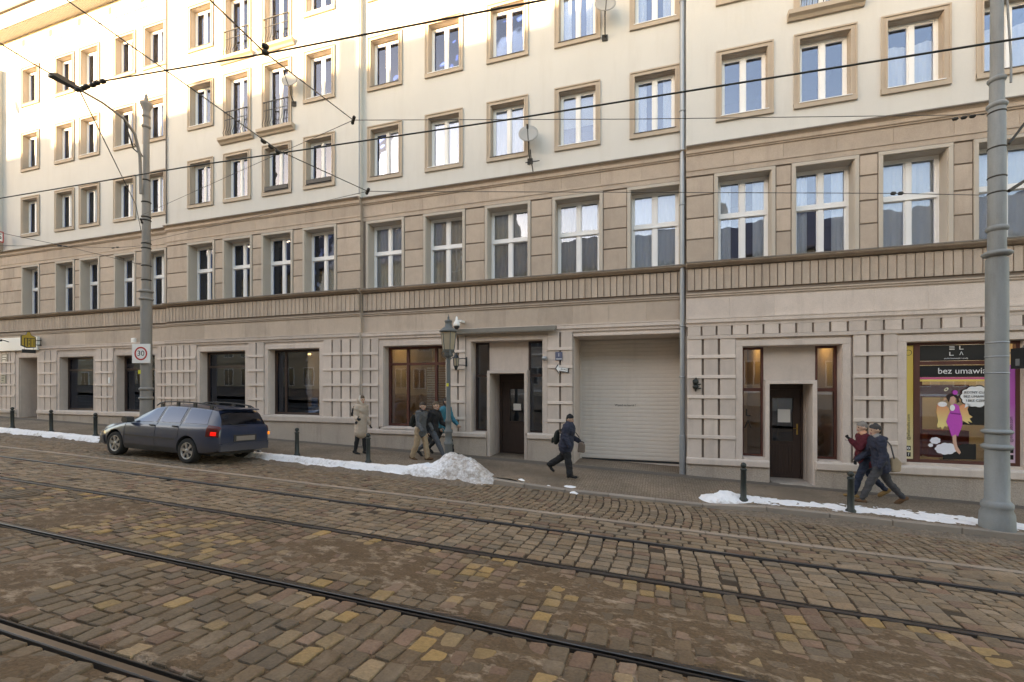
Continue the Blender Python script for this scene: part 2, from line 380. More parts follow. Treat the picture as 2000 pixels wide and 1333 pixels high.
for key, (s0, s1, D, b, cs, tw) in SEC.items():
    holes = []
    for r, (z0, z1) in enumerate(ROWS):
        for i, c_ in enumerate(cs):
            if key == 'A' and i == 0: continue
            if (key, r, i) in BALC:
                h, win = cream_window(b, c_, z0-.62, z1, D, 1.25, 'net' if i == 1 else 'side', True); rail_balcony(b, win, c_, z0-.62, D)
            else: h, win = cream_window(b, c_, z0, z1, D, 1.25, DRESS.get((key, r, i), 'rand'))
            holes.append(h)
            if (key, r) == ('B', 0) and i >= 2:      # flower boxes below the sills
                pb = MB(); pb.box(c_-.5, c_+.5, D-.06, D+.10, z0+.135, z0+.27); child(pb, 'flower_box', iron, win)
    child(holes_wall(s0, s1, 5.9, 15.5, D, holes), 'plaster_wall', plaster, b)
    th = [tall_window(b, c_, D, tw, TDRESS.get((key, i), 'rand')) for i, c_ in enumerate(cs) if not (key == 'A' and i == 0)]
    child(holes_wall(s0, s1, 3.05, 5.9, D+.018, [(h[0]-.005, h[1]+.005, h[2]-.1, h[3]+.005) for h in th]), 'stone_wall', stone_bk, b)
    # ---- rusticated blocks between the tall windows
    edges = [s0]+[v for h in th for v in (h[0]-.085-.012, h[1]+.085+.012)]+[s1]
    zc = [3.10, 3.68, 4.21, 4.78, 5.255]
    for k in range(0, len(edges), 2):
        p, q = edges[k]+(.01 if k == 0 else 0), edges[k+1]-(.01 if k+2 >= len(edges) else 0)
        if q-p < .12: continue
        for j in range(4):
            ns = 1 if q-p < .8 else max(1, round((q-p)/.75)); off = 0
            cuts = [p+(q-p)*t/ns for t in range(ns+1)]
            if ns > 1 and j % 2: cuts = [p]+[v+(q-p)/ns*.28 for v in cuts[1:-1]]+[q]
            for u in range(len(cuts)-1):
                x0, x1 = cuts[u]+.004, cuts[u+1]-.004; hh = zc[j+1]-zc[j]-.034
                mb = MB(); mb.box(x0, x1, D-random.uniform(.004, .008), D+.02, zc[j], zc[j]+hh, 0, .006); child(mb, 'stone_block', stone, b)
    # ---- zone above the tall windows: plain slabs, string line, cornice
    n = max(1, round((s1-s0)/1.05)); 
    for u in range(n):
        x0, x1 = s0+(s1-s0)*u/n, s0+(s1-s0)*(u+1)/n
        mb = MB(); mb.box(x0+.0015, x1-.0015, D-.012, D+.02, 5.44, 5.775, 0, .003); child(mb, 'stone_slab', stone, b)
    e0, e1 = (s0+.001, s1-.001)
    mb = MB(); mb.box(e0, e1, D-.035, D+.02, 5.385, 5.415); mb.box(e0, e1, D-.018, D+.02, 5.262, 5.385); mb.box(e0, e1, D-.022, D+.02, 5.415, 5.44); child(mb, 'string_course', stone, b)
    mb = MB(); mb.prism([(D+.02, 5.775), (D-.04, 5.775), (D-.045, 5.80), (D-.075, 5.815), (D-.075, 5.90), (D-.11, 5.93), (D-.15, 5.945), (D-.15, 5.97), (D+.02, 6.01)], 'x', e0, e1); child(mb, 'cornice', stone, b)
    mb = MB(); mb.prism([(D+.01, 6.012), (D-.165, 5.972), (D-.165, 5.955), (D-.172, 5.955), (D-.172, 5.98), (D+.01, 6.022)], 'x', e0, e1); child(mb, 'cornice_flashing', leadm, b)
    # ---- window ledge, fluted frieze, plain fascia, lower moulding
    mb = MB(); mb.prism([(D+.05, 2.945), (D-.07, 2.945), (D-.08, 2.975), (D-.17, 2.99), (D-.19, 3.005), (D-.19, 3.045), (D+.05, 3.075)], 'x', e0, e1); child(mb, 'ledge', stone, b)
    mb = MB(); mb.prism([(D+.3, 3.080), (D-.205, 3.049), (D-.205, 3.03), (D-.212, 3.03), (D-.212, 3.056), (D+.3, 3.088)], 'x', e0, e1); child(mb, 'ledge_flashing', leadm, b)
    mb = MB(); mb.box(e0, e1, D-.005, D+.02, 2.28, 2.945); child(mb, 'frieze_wall', stone_bk, b)
    fl = shared('flute', lambda: (lambda m_: (m_.add([(x*1.12, -.055+.012*(1-((x)/.066)**2), z) for z in (0, .50) for x in (-.066, -.04, -.014, .014, .04, .066)]+[(-.074, 0, 0), (.074, 0, 0), (.074, 0, .50), (-.074, 0, .50)]+[(x*1.12, -.055, .50+.035*(1-abs(x)/.066*.55)) for x in (-.066, -.04, -.014, .014, .04, .066)]+[(.074, 0, .535), (-.074, 0, .535)],
        [(i, i+1, i+7, i+6) for i in range(5)]+[(6+i, 7+i, 17+i, 16+i) for i in range(5)]+[(12, 0, 6, 15), (5, 13, 14, 11), (12, 13, 5, 4, 3, 2, 1, 0), (15, 6, 16, 23), (11, 14, 22, 21), (16, 17, 18, 19, 20, 21, 22, 23)]), m_)[1].mesh('flute', stone))(MB()))
    nf = int((s1-s0-.06)/.167)
    for u in range(nf): child(fl, 'flute', None, b, (s0+.03+(u+.5)*(s1-s0-.06)/nf, D-.005, 2.375))
    mb = MB(); mb.prism([(D+.02, 2.195), (D-.025, 2.195), (D-.04, 2.215), (D-.04, 2.235), (D-.02, 2.245), (D-.05, 2.262), (D-.05, 2.29), (D+.02, 2.31)], 'x', e0, e1); child(mb, 'frieze_moulding', stone, b)
    n = max(1, round((s1-s0)/.98)); mm = stone if key != 'D' else stone_lo
    for u in range(n):
        x0, x1 = s0+(s1-s0)*u/n, s0+(s1-s0)*(u+1)/n
        mb = MB(); mb.box(x0+.001, x1-.001, D-.008, D+.02, 1.665, 2.195, 0, .002); child(mb, 'fascia_slab', mm, b)
    mb = MB(); mb.prism([(D+.02, 1.46), (D-.05, 1.46), (D-.055, 1.51), (D-.075, 1.535), (D-.095, 1.55), (D-.095, 1.63), (D-.105, 1.64), (D-.105, 1.665), (D+.02, 1.672)], 'x', e0, e1); child(mb, 'ground_floor_moulding', stone_lo, b)
    # side faces of the sections that stand proud
for (s, y0, y1, b, nm) in ((-9.10, DB, DC+.05, bldL, 'return_wall'), (-17.75, DB, DA+.05, bldL, 'return_wall'), (.64, DD, DC+.3, bldR, 'return_wall')):
    for z0, z1, m_ in ((6.0, 15.5, plaster), (3.05, 5.97, stone), (1.5, 3.05, stone), (-2.6, 1.5, stone_lo)):
        mb = MB(); mb.quad((s, y0, z0), (s, y1, z0), (s, y1, z1), (s, y0, z1)); child(mb, nm, m_, b)

# ================================================================== attic, eaves and roof
for key in 'ABCD':
    s0, s1, D, b = SEC[key][:4]
    mb = MB(); mb.box(s0, s1, D-.03, D+.01, 14.75, 14.81); child(mb, 'attic_string', plaster, b)
    mb = MB(); mb.prism([(D+.1, 15.50), (D-.50, 15.50), (D-.50, 15.46), (D-.53, 15.46), (D-.53, 15.70), (D-.62, 15.78), (D-.64, 15.95), (D-.55, 16.0), (D+.1, 16.0)], 'x', s0, s1); child(mb, 'eaves', plaster, b)
    mb = MB(); mb.prism([(D-.645, 15.93), (D-.72, 15.95), (D-.74, 16.02), (D-.70, 16.03), (D-.60, 16.01)], 'x', s0, s1); child(mb, 'gutter', sillm, b)
    if key in 'AB':
        vb = shared('vent', lambda: MB().box(-.085, .085, -.012, .02, -.13, .13).mesh('vent', sillm)); x = s0+.95
        while x < s1: child(vb, 'vent', None, b, (x, D, 15.13)); x += 1.88
        sl = shared('slat', lambda: MB().box(-.035, .035, -.485, -.01, -.05, 0).mesh('soffit_slat', plaster)); x = s0+.06
        while x < s1 and x < -14: child(sl, 'soffit_slat', None, b, (x, D, 15.50)); x += .115
for b, s0, s1, D in ((bldL, -31.5, .64, DC), (bldR, .64, 12.6, DD)):
    mb = MB(); mb.prism([(D-.6, 15.98), (D+5.5, 19.2), (D+11.6, 15.98)], 'x', s0, s1); child(mb, 'roof', roof_m, b)
    mb = MB(); mb.quad((s0, D+11, -3), (s1, D+11, -3), (s1, D+11, 16), (s0, D+11, 16))
    xe = s0 if b is bldL else s1
    mb.quad((xe, D, -3), (xe, D+11, -3), (xe, D+11, 16), (xe, D, 16)); child(mb, 'rear_wall', plaster, b)
# oriel at the far left edge of the picture
mb = MB(); mb.box(-31.4, -28.3, DA-.42, DA, 6.6, 14.2); child(mb, 'oriel', plaster, bldL)
mb = MB(); mb.prism([(DA, 6.0), (DA-.2, 6.2), (DA-.45, 6.45), (DA-.45, 6.6), (DA, 6.6)], 'x', -31.4, -28.26); child(mb, 'oriel_base', surr_m, bldL)

# ================================================================== ground floor
def panels(b, s0, s1, D, z_lo, bands, z_hi=1.46, cols=None, w=.33, fillet=True):
    """pier of cast stone panels: proud panels with dark upright grooves, crossed by flat bands"""
    n = cols or max(2, round((s1-s0)/w)); gp = .056
    mb = MB(); mb.box(s0, s1, D-.002, D+.03, z_lo, z_hi); child(mb, 'pier', stone_bk, b)
    zs = sorted([z for z in bands if z > z_lo+.1]); rows = []; last = z_lo
    for z in zs: rows.append((last, z-.04)); last = z+.04
    rows.append((last, z_hi))
    for z in zs:
        mb = MB(); mb.box(s0+.002, s1-.002, D-.082, D-.002, z-.042, z+.042, 0, .006); child(mb, 'band', band_m, b)
    for r0, r1 in rows:
        if r1-r0 < .06: continue
        for u in range(n):
            cw = (s1-s0)/n; x0, x1 = s0+cw*u, s0+cw*(u+1)
            x0 += gp/2 if u else .004; x1 -= gp/2 if u < n-1 else .004
            me = shared(('panel', round(x1-x0, 3), round(r1-r0, 3)), lambda: MB().box(-(x1-x0)/2, (x1-x0)/2, -.05, 0, 0, r1-r0, 0, .005).mesh('panel', stone_lo))
            child(me, 'panel', None, b, ((x0+x1)/2, D-.002, r0))
BN = [1.0-.5*k for k in range(6)]; BD = [1.2-.5*k for k in range(6)]
LEDGE = {'A': -1.10, 'B': -1.06, 'C': -1.42, 'D': -1.84}
for s0, s1, key in ((-31.5, -27.29, 'A'), (-25.6, -24.42, 'A'), (-21.93, -20.88, 'A'), (-18.36, -17.76, 'A'), (-17.74, -16.19, 'B'), (-13.70, -13.01, 'B'), (-10.52, -9.11, 'B'),
                    (-9.09, -8.50, 'C'), (-5.98, -5.49, 'C'), (-2.98, -2.28, 'C')):
    panels(SEC[key][3], s0, s1, SEC[key][2], LEDGE[key] if key != 'B' or s0 > -14 else -1.06, BN, cols=3 if key == 'A' and s1-s0 < 1.3 else (2 if s1-s0 < .6 else None))
for s0, s1 in ((.66, 1.77), (4.21, 5.04), (7.45, 9.0), (11.0, 12.6)): panels(bldR, s0, s1, DD, -1.84, BD[1:], 1.14)
# upper row of short panels right of the downpipe
mb = MB(); mb.box(.66, 12.6, DD-.002, DD+.03, 1.14, 1.46); child(mb, 'pier', stone_bk, bldR)
mb = MB(); mb.box(.66, 12.6, DD-.07, DD-.002, 1.14, 1.225, 0, .006); child(mb, 'band', stone_lo, bldR)
x = .68
while x < 12.3:
    me = shared('toppanel', lambda: MB().box(0, .30, -.045, 0, 0, .225, 0, .005).mesh('panel', stone_lo)); child(me, 'panel', None, bldR, (x, DD-.002, 1.232)); x += .345

def ground_surround(b, a, c_, z0, z1, D, e=.165, depth=.25, top=1.46, name='window_surround', par=None, sill=True):
    s = MB(); s.box(a-e, c_+e, D-.035, D+.03, z1, z1+e*.85, 0, .008); s.box(a-e, a, D-.035, D+.03, z0, z1, 0, .008); s.box(c_, c_+e, D-.035, D+.03, z0, z1, 0, .008)
    if top > z1+e*.85+.02: s.box(a-e, c_+e, D-.006, D+.03, z1+e*.85, top)
    lining(s, a, c_, z0, z1, D+.03, D+depth+.1, bottom=sill)
    return child(s, name, jamb_m if False else stone_lo, par or b)
def shopwin(b, a, c_, z0, z1, D, m=wood_dk, mull=None, transom=None, lit=False, depth=.25, fr=.09, roomm=None, gl=None):
    y = D+depth; mb = MB(); t = .10
    mb.box(a, a+fr, y, y+t, z0, z1); mb.box(c_-fr, c_, y, y+t, z0, z1); mb.box(a+fr, c_-fr, y, y+t, z1-fr, z1); mb.box(a+fr, c_-fr, y, y+t, z0, z0+fr)
    win = None; xs = [a+fr]+[v for m_ in (mull or []) for v in (m_-.04, m_+.04)]+[c_-fr]; L = []
    for m_ in (mull or []): mb.box(m_-.04, m_+.04, y+.005, y+t-.005, z0+fr, z1-fr)
    for k in range(0, len(xs), 2):
        if transom: mb.box(xs[k], xs[k+1], y+.01, y+t-.01, transom-.04, transom+.04); L += [(xs[k], xs[k+1], z0+fr, transom-.04), (xs[k], xs[k+1], transom+.04, z1-fr)]
        else: L.append((xs[k], xs[k+1], z0+fr, z1-fr))
    win = child(mb, 'shop_window', m, b); ground_surround(b, a, c_, z0, z1, D, depth=depth, par=win)
    sl = MB(); sl.prism([(D-.09, z0-.06), (D-.09, z0-.015), (D+depth, z0+.012), (D+depth, z0-.06)], 'x', a-.05, c_+.05); child(sl, 'sill', stone_lo, win)
    for l in L: pane(l, y+.045, win, gl or glass_sh)
    room_box(a, c_, z0-.9, z1+.3, y+.12, 3.4, win, roomm or room_m, .3)
    return win, L
W = {}
W['a1'] = shopwin(bldL, -24.25, -22.10, -1.09, 1.17, DA, transom=.62)
W['a2'] = shopwin(bldL, -20.71, -18.54, -1.09, 1.17, DA, transom=.62)
W['b1'] = shopwin(bldL, -16.02, -13.87, -1.04, 1.21, DB, transom=.66, lit=True, roomm=room_w)
W['b2'] = shopwin(bldL, -12.84, -10.69, -1.04, 1.22, DB, mull=[-12.35], roomm=room_w)
W['c1'] = shopwin(bldL, -8.33, -6.15, -1.33, 1.22, DC, m=wood_red, mull=[-7.62, -6.62], transom=.66, roomm=room_w)
# ceiling lamps inside the lit rooms
for nm, (x0, x1), zz, yy in (('b1', (-16.2, -15.4), 1.04, DB+1.0), ('b2', (-13.1, -12.2), 1.10, DB+1.1), ('b2', (-13.9, -13.2), .78, DB+2.6), ('b1', (-17.0, -16.4), .80, DB+2.4)):
    mb = MB(); mb.box(x0, x1, yy, yy+.18, zz, zz+.05); child(mb, 'ceiling_lamp_and_fill', lamp_fill_glow, W[nm][0])
for par_, x0, x1, zz, yy in ((W['c1'][0], -8.4, -7.2, 1.55, DC+1.3), (W['a1'][0], -25.2, -24.0, 1.5, DA+1.3), (W['a2'][0], -21.4, -20.2, 1.5, DA+1.3), (W['b1'][0], -16.4, -15.2, 1.54, DB+1.3), (W['b2'][0], -13.0, -11.8, 1.54, DB+1.3)):  # unseen glowing panels added above the window heads to brighten these rooms
    mb = MB(); mb.box(x0, x1, yy, yy+.3, zz, zz+.04); child(mb, 'ceiling_lamp_and_fill', lamp_fill_glow, par_)
blind(-12.5, -11.7, -.7, .5, DB+.75, W['b2'][0], .06); blind(-7.1, -6.3, -1.1, .55, DC+.55, W['c1'][0], .075)
mb = MB(); mb.box(-13.5, -11.4, DB+.5, DB+1.2, -1.04, -.78); mb.box(-11.45, -11.2, DB+.46, DB+.49, -.78, -.45); mb.box(-12.15, -12.0, DB+.6, DB+.75, -.78, -.5); child(mb, 'desk', mat('desk_blue', (.12, .2, .35), .6), W['b2'][0])

# plain wall above surrounds / behind piers, in strips that leave the openings free
OPEN = {'A': [(-27.07, -25.77, -3, 1.2), (-24.25, -22.1, -1.09, 1.17), (-20.71, -18.54, -1.09, 1.17)], 'B': [(-16.02, -13.87, -1.04, 1.21), (-12.84, -10.69, -1.04, 1.22)],
        'C': [(-8.33, -6.15, -1.33, 1.22), (-5.32, -3.14, -3, 1.28), (-2.26, .58, -3, 1.33)], 'D': [(1.93, 4.01, -3, .94), (5.22, 7.25, -1.74, .95), (9.2, 10.8, -1.74, .95)]}
for key in 'ABCD':
    s0, s1, D, b = SEC[key][:4]
    child(holes_wall(s0, s1, -3.2, 1.5, D+.03, OPEN[key]), 'ground_floor_wall', stone_lo, b)
# projecting plinth ledge and roughcast plinth below it
def plinth(b, s0, s1, D, zl, h=.15):
    mb = MB(); mb.prism([(D+.03, zl-h-.02), (D-.10, zl-h), (D-.115, zl-h+.02), (D-.115, zl-.03), (D-.10, zl), (D+.03, zl+.012)], 'x', s0, s1); child(mb, 'plinth_ledge', stone_lo, b)
    mb = MB(); n = max(1, int((s1-s0)/.5))
    for u in range(n):
        x0, x1 = s0+(s1-s0)*u/n, s0+(s1-s0)*(u+1)/n
        mb.quad((x0, D-.06, g(x0)-.2), (x1, D-.06, g(x1)-.2), (x1, D-.06, zl-h), (x0, D-.06, zl-h))
    for x in (s0, s1): mb.quad((x, D-.06, g(x)-.2), (x, D+.3, g(x)-.2), (x, D+.3, zl-h), (x, D-.06, zl-h))
    child(mb, 'plinth', plinth_m, b)
plinth(bldL, -31.5, -27.2, DA, -1.10, .16); plinth(bldL, -25.66, -17.76, DA, -1.09, .16); plinth(bldL, -17.74, -9.11, DB, -1.05, .19)
plinth(bldL, -9.09, -4.83, DC, -1.41, .14); plinth(bldL, -3.57, -2.27, DC, -1.38, .15)
plinth(bldR, .645, 2.50, DD, -1.83, .16); plinth(bldR, 3.47, 12.6, DD, -1.80, .18)

# ---- far left doorway
s = MB(); s.box(-27.29, -25.6, DA-.03, DA+.03, 1.2, 1.36, 0, .008); s.box(-27.29, -27.07, DA-.03, DA+.03, -1.6, 1.2, 0, .008); s.box(-25.77, -25.6, DA-.03, DA+.03, -1.6, 1.2, 0, .008); s.box(-27.29, -25.6, DA-.006, DA+.03, 1.36, 1.46)
lining(s, -27.07, -25.77, g(-26.4)-.2, 1.2, DA+.03, DA+1.1, bottom=False); child(s, 'doorway', stone_lo, bldL)
mb = MB(); mb.box(-27.05, -25.79, DA+1.0, DA+1.06, g(-26.4)-.1, 1.18); child(mb, 'door', wood_dk, bldL)
# ---- entrance of the long building
def portal(b, a, c_, top, D, dep, da, dc, dtop, dz0, ddep, wl, wr, wz0, tr, m, glass_m):
    s = MB(); s.box(a-.16, c_+.16, D-.035, D+.03, top, top+.14, 0, .008); s.box(a-.16, a, D-.035, D+.03, wz0-.1, top, 0, .008); s.box(c_, c_+.16, D-.035, D+.03, wz0-.1, top, 0, .008)
    if top+.15 < (1.46 if b is bldL else 1.14): s.box(a-.16, c_+.16, D-.006, D+.03, top+.14, 1.46 if b is bldL else 1.14)
    lining(s, a, c_, wz0, top, D+.03, D+dep+.12, bottom=False)
    for (p, r_) in (wl, wr): s.box(p, r_, D-.02, D+dep+.02, wz0-.05, wz0+.012)
    child(s, 'portal', stone_lo, b)
    # centre panel over the door and the stone door case
    q = MB(); q.box(wl[1], wr[0], D+dep, D+dep+.1, dtop+.09, top-.012); child(q, 'overdoor_panel', stone_lo, b)
    q = MB(); q.box(da-.09, dc+.09, D-.02, D+dep+.08, dtop, dtop+.085, 0, .006); zb = g((da+dc)/2)-.15
    q.box(da-.09, da, D-.02, D+dep+.3, zb, dtop, 0, .006); q.box(dc, dc+.09, D-.02, D+dep+.3, zb, dtop, 0, .006)
    q.box(da, da+.012, D+dep+.3, D+ddep+.1, zb, dtop); q.box(dc-.012, dc, D+dep+.3, D+ddep+.1, zb, dtop); q.box(da, dc, D+dep+.08, D+ddep+.1, dtop, dtop+.03); child(q, 'door_case', stone_lo, b)
    for (p, r_) in (wl, wr):
        mb = MB(); y = D+dep+.02; fr = .055
        mb.box(p, p+fr, y, y+.08, wz0+.012, top-.012); mb.box(r_-fr, r_, y, y+.08, wz0+.012, top-.012); mb.box(p+fr, r_-fr, y, y+.08, top-.012-fr, top-.012); mb.box(p+fr, r_-fr, y, y+.08, wz0+.012, wz0+.012+fr); mb.box(p+fr, r_-fr, y+.005, y+.075, tr-.04, tr+.04)
        wi = child(mb, 'side_window', m, b)
        for l in ((p+fr, r_-fr, wz0+.07, tr-.04), (p+fr, r_-fr, tr+.04, top-.07)): pane(l, y+.04, wi, glass_m)
        room_box(p, r_, wz0, top, y+.09, 2.2, wi, room_w, .02)
    return zb
zb = portal(bldL, -5.32, -3.14, 1.28, DC, .28, -4.73, -3.68, .33, -2.05, .80, (-5.30, -4.85), (-3.64, -3.16), -1.40, .27, wood_dk, glass_sh)
def door_leaf(b, a, c_, z0, z1, y, m, gz0, gz1, gx0, gx1, planks=True):
    mb = MB(); mb.box(a, gx0, y, y+.06, z0, z1); mb.box(gx1, c_, y, y+.06, z0, z1); mb.box(gx0, gx1, y, y+.06, z0, gz0); mb.box(gx0, gx1, y, y+.06, gz1, z1)
    for e0, e1, f0, f1 in ((gx0, gx0+.03, gz0, gz1), (gx1-.03, gx1, gz0, gz1), (gx0+.03, gx1-.03, gz0, gz0+.03), (gx0+.03, gx1-.03, gz1-.03, gz1)): mb.box(e0, e1, y-.015, y, f0, f1)
    d = child(mb, 'door', m, b)
    if planks:
        n = 8
        for k in range(n): child(shared(('plank', m.name, round((gx1-gx0)/n, 3)), lambda: MB().box(-(gx1-gx0)/n/2+.004, (gx1-gx0)/n/2-.004, -.012, 0, 0, gz0-.16-z0, 0, .004).mesh('plank', m)), 'plank', None, d, (gx0+(gx1-gx0)*(k+.5)/n, y, z0+.10))
    pane((gx0+.02, gx1-.02, gz0+.02, gz1-.02), y+.03, d, glass_sh)
    room_box(a, c_, z0, z1, y+.1, 2.2, d, room_m, .0)
    return d
zd = g(-4.2)+.02
mb = MB(); mb.box(-4.718, -4.64, DC+.80, DC+.9, zd, .32); mb.box(-3.77, -3.692, DC+.80, DC+.9, zd, .32); mb.box(-4.64, -3.77, DC+.80, DC+.9, .12, .32); child(mb, 'door_frame', wood_dk, bldL)
d1 = door_leaf(bldL, -4.635, -3.775, zd, .115, DC+.84, wood_dk, -1.15, -.10, -4.42, -3.90, False)
mb = MB(); mb.box(-4.27, -4.03, DC+.825, DC+.832, -.78, -.58); child(mb, 'notice', mat('paper', (.75, .74, .70), .9), d1)
# ---- entrance right of the downpipe
zb = portal(bldR, 1.93, 4.01, .94, DD, .25, 2.52, 3.42, .02, -2.35, .72, (1.95, 2.44), (3.54, 3.99), -1.78, -.12, wood_red, glass_sh)
zd = g(3.0)+.02
mb = MB(); mb.box(2.533, 2.58, DD+.70, DD+.8, zd, .01); mb.box(3.36, 3.407, DD+.70, DD+.8, zd, .01); mb.box(2.58, 3.36, DD+.70, DD+.8, -.12, .01); child(mb, 'door_frame', wood_dk, bldR)
d2 = door_leaf(bldR, 2.585, 3.355, zd, -.125, DD+.73, wood_dk, -1.45, -.30, 2.70, 3.22)
brass = mat('brass', (.55, .38, .12), .35, metal=1.0)
mb = MB(); mb.box(3.265, 3.30, DD+.715, DD+.73, -1.25, -.98, 0, .004); mb.tube([(3.283, DD+.72, -1.09), (3.283, DD+.67, -1.09), (3.18, DD+.665, -1.09)], .010, 6); child(mb, 'handle', brass, d2)
mb = MB(); mb.box(3.0-.14, 3.0+.14, DD+.748, DD+.753, -.95, -.62); child(mb, 'notice', MATS['paper'], d2)
mb = MB(); mb.prism([(2.40, DD-.1), (3.55, DD-.1), (3.42, DD+.9), (2.52, DD+.9)], 'z', zd-.2, zd-.005); child(mb, 'door_step', plinth_m, bldR)
for txt, z in (('L', -.78), ('\u039b', -1.02)): lettering(txt, .20, iron, bldR, None)
for o in [o for o in C.objects if o.name.startswith('lettering')]: bpy.data.objects.remove(o)
def wlet(body, size, m, parent, loc, rot=(R(90), 0, 0), sx=1.0, name='lettering', ext=.0015):
    me = text_mesh(body, size, ext); me.materials.clear(); me.materials.append(m); return child(me, name, None, parent, loc, rot, (sx, 1, 1))
for txt, z in (('L', -.70), ('\u039b', -1.0)): wlet(txt, .26, iron, bldR, (2.1, DD+.288, z))
# ---- roller shutter in its deep bay
s = MB(); lining(s, -2.26, .58, g(-1)-.3, 1.33, DC+.03, DC+1.15, bottom=False); s.box(-2.26, .60, DC-.045, DC+.03, 1.33, 1.40, 0, .006); s.box(-2.28, .62, DC-.01, DC+.03, 1.40, 1.46); child(s, 'gate_bay', stone_lo, bldL)
shut = mat('cream_shutter_paint', (.66, .60, .54), .55, .07, 1.2, stain=.2, stain_col=(.28, .24, .20))
sh = MB(); sh.box(-2.24, .56, DC+1.04, DC+1.06, g(.5)-.3, 1.31); shutter = child(sh, 'roller_shutter', shut, bldL)
zs0 = -2.16; n = 31; hgt = (1.30-zs0)/n
lam = shared('lamella', lambda: MB().prism([(0, .004), (-.010, .012), (-.013, hgt*.5), (-.010, hgt-.010), (0, hgt-.003)], 'x', -1.39, 1.39).mesh('shutter_slat', shut))
for k in range(n): child(lam, 'shutter_slat', None, shutter, (-.84, DC+1.04, zs0+k*hgt))
mb = MB(); mb.box(-2.24, .56, DC+1.02, DC+1.06, zs0-.05, zs0); child(mb, 'bottom_rail', iron, shutter)
mb = MB(); mb.box(-2.248, -2.20, DC+.98, DC+1.06, g(-2)-.1, 1.3); mb.box(.52, .568, DC+.98, DC+1.06, g(.5)-.1, 1.3); child(mb, 'guide_rail', shut, shutter)
xw = -1.24
for wd_ in ('Wjazd', 'na', 'kart\u0119', '!'):
    me = text_mesh(wd_, .088, .0015); wdt = max(v.co.x for v in me.vertices)-min(v.co.x for v in me.vertices); me.materials.clear(); me.materials.append(iron)
    child(me, 'lettering', None, shutter, (xw+wdt/2, DC+1.018, -.59), (R(90), 0, 0)); xw += wdt+.032
# ---- metal canopy strip over the entrance
mb = MB(); mb.prism([(DC-.01, 1.67), (DC-.09, 1.665), (DC-.24, 1.53), (DC-.24, 1.49), (DC-.225, 1.49), (DC-.225, 1.52), (DC-.02, 1.60)], 'x', -5.9, -2.72); child(mb, 'canopy', mat('dull_zinc', (.15, .13, .105), .7, .2, 4), bldL)
# ---- downpipe in the corner
pipe = MB(); pipe.tube([(.555, DC-.09, 15.6), (.555, DC-.09, -1.3)], .062, 14); pipe.tube([(.56, DC-.10, -1.3), (.56, DC-.10, g(.5)-.05)], .078, 14)
dp = child(pipe, 'downpipe', steel, bldL)
for z in (7.0, 4.6, 3.0, 1.5, .2, -1.3, 9.8, 12.6):
    mb = MB(); mb.lathe([(.068, -.02), (.076, -.015), (.076, .015), (.068, .02)], (.555, DC-.09, z), 14); mb.box(.545, .565, DC-.02, DC+.05, z-.01, z+.01); child(mb, 'pipe_clip', steel, dp)
mb = MB(); mb.tube([(-9.125, DB-.05, 14.7), (-9.125, DB-.05, 6.1)], .02, 6); child(mb, 'lightning_conductor', steel, bldL)
mb = MB(); mb.tube([(-17.73, DB-.04, 14.7), (-17.73, DB-.04, 6.1)], .025, 6); mb.tube([(-17.80, DA-.05, 1.4), (-17.80, DA-.05, -1.0)], .03, 6); child(mb, 'lightning_conductor', sillm, bldL)
# ================================================================== numpy value noise
_rng = np.random.RandomState(11); _perm = _rng.rand(256, 256)
def vnoise(x, y):
    x = np.asarray(x, float); y = np.asarray(y, float)
    xi = np.floor(x).astype(int); yi = np.floor(y).astype(int); fx = x-xi; fy = y-yi
    fx = fx*fx*(3-2*fx); fy = fy*fy*(3-2*fy); a = _perm[xi % 256, yi % 256]; b = _perm[(xi+1) % 256, yi % 256]; c = _perm[xi % 256, (yi+1) % 256]; d = _perm[(xi+1) % 256, (yi+1) % 256]
    return a*(1-fx)*(1-fy)+b*fx*(1-fy)+c*(1-fx)*fy+d*fx*fy
def fbm(x, y, o=4):
    r = 0; a = .5; t = 0
    for k in range(o): r = r+a*vnoise(x*2**k+17*k, y*2**k+31*k); t += a; a *= .55
    return r/t
def gv(s): s = np.clip(s, -60, 40); return -2.26-.0355*s-.0002*s*s
def grid_obj(name, S, Dd, Z, m, smooth=True, parent=None):
    ny, nx = S.shape; v = np.stack([S, Dd, Z], -1).reshape(-1, 3)
    i = np.arange(ny-1)[:, None]*nx+np.arange(nx-1)[None, :]; f = np.stack([i, i+1, i+nx+1, i+nx], -1).reshape(-1, 4)
    me = bpy.data.meshes.new(name); me.from_pydata(v.tolist(), [], f.tolist()); me.materials.append(m)
    me.polygons.foreach_set('use_smooth', [smooth]*len(f)); me.update(); return link(name, me, parent)

# ================================================================== ground sheet, road bed, pavements
earth = mat('dark_ground', (.10, .088, .075), .95, .15, .3, .01, 12)
S, Y = np.meshgrid(np.concatenate([np.linspace(-300, -60, 13), np.linspace(-56, 40, 25), np.linspace(60, 300, 13)]), np.concatenate([np.linspace(-260, -12, 12), np.linspace(-8, 16, 13), np.linspace(24, 280, 12)]))
Z = gv(S)-.45+.055*np.clip(9.8-Y, 0, 9)
tag(grid_obj('ground', S, Y, Z, earth), kind='structure')

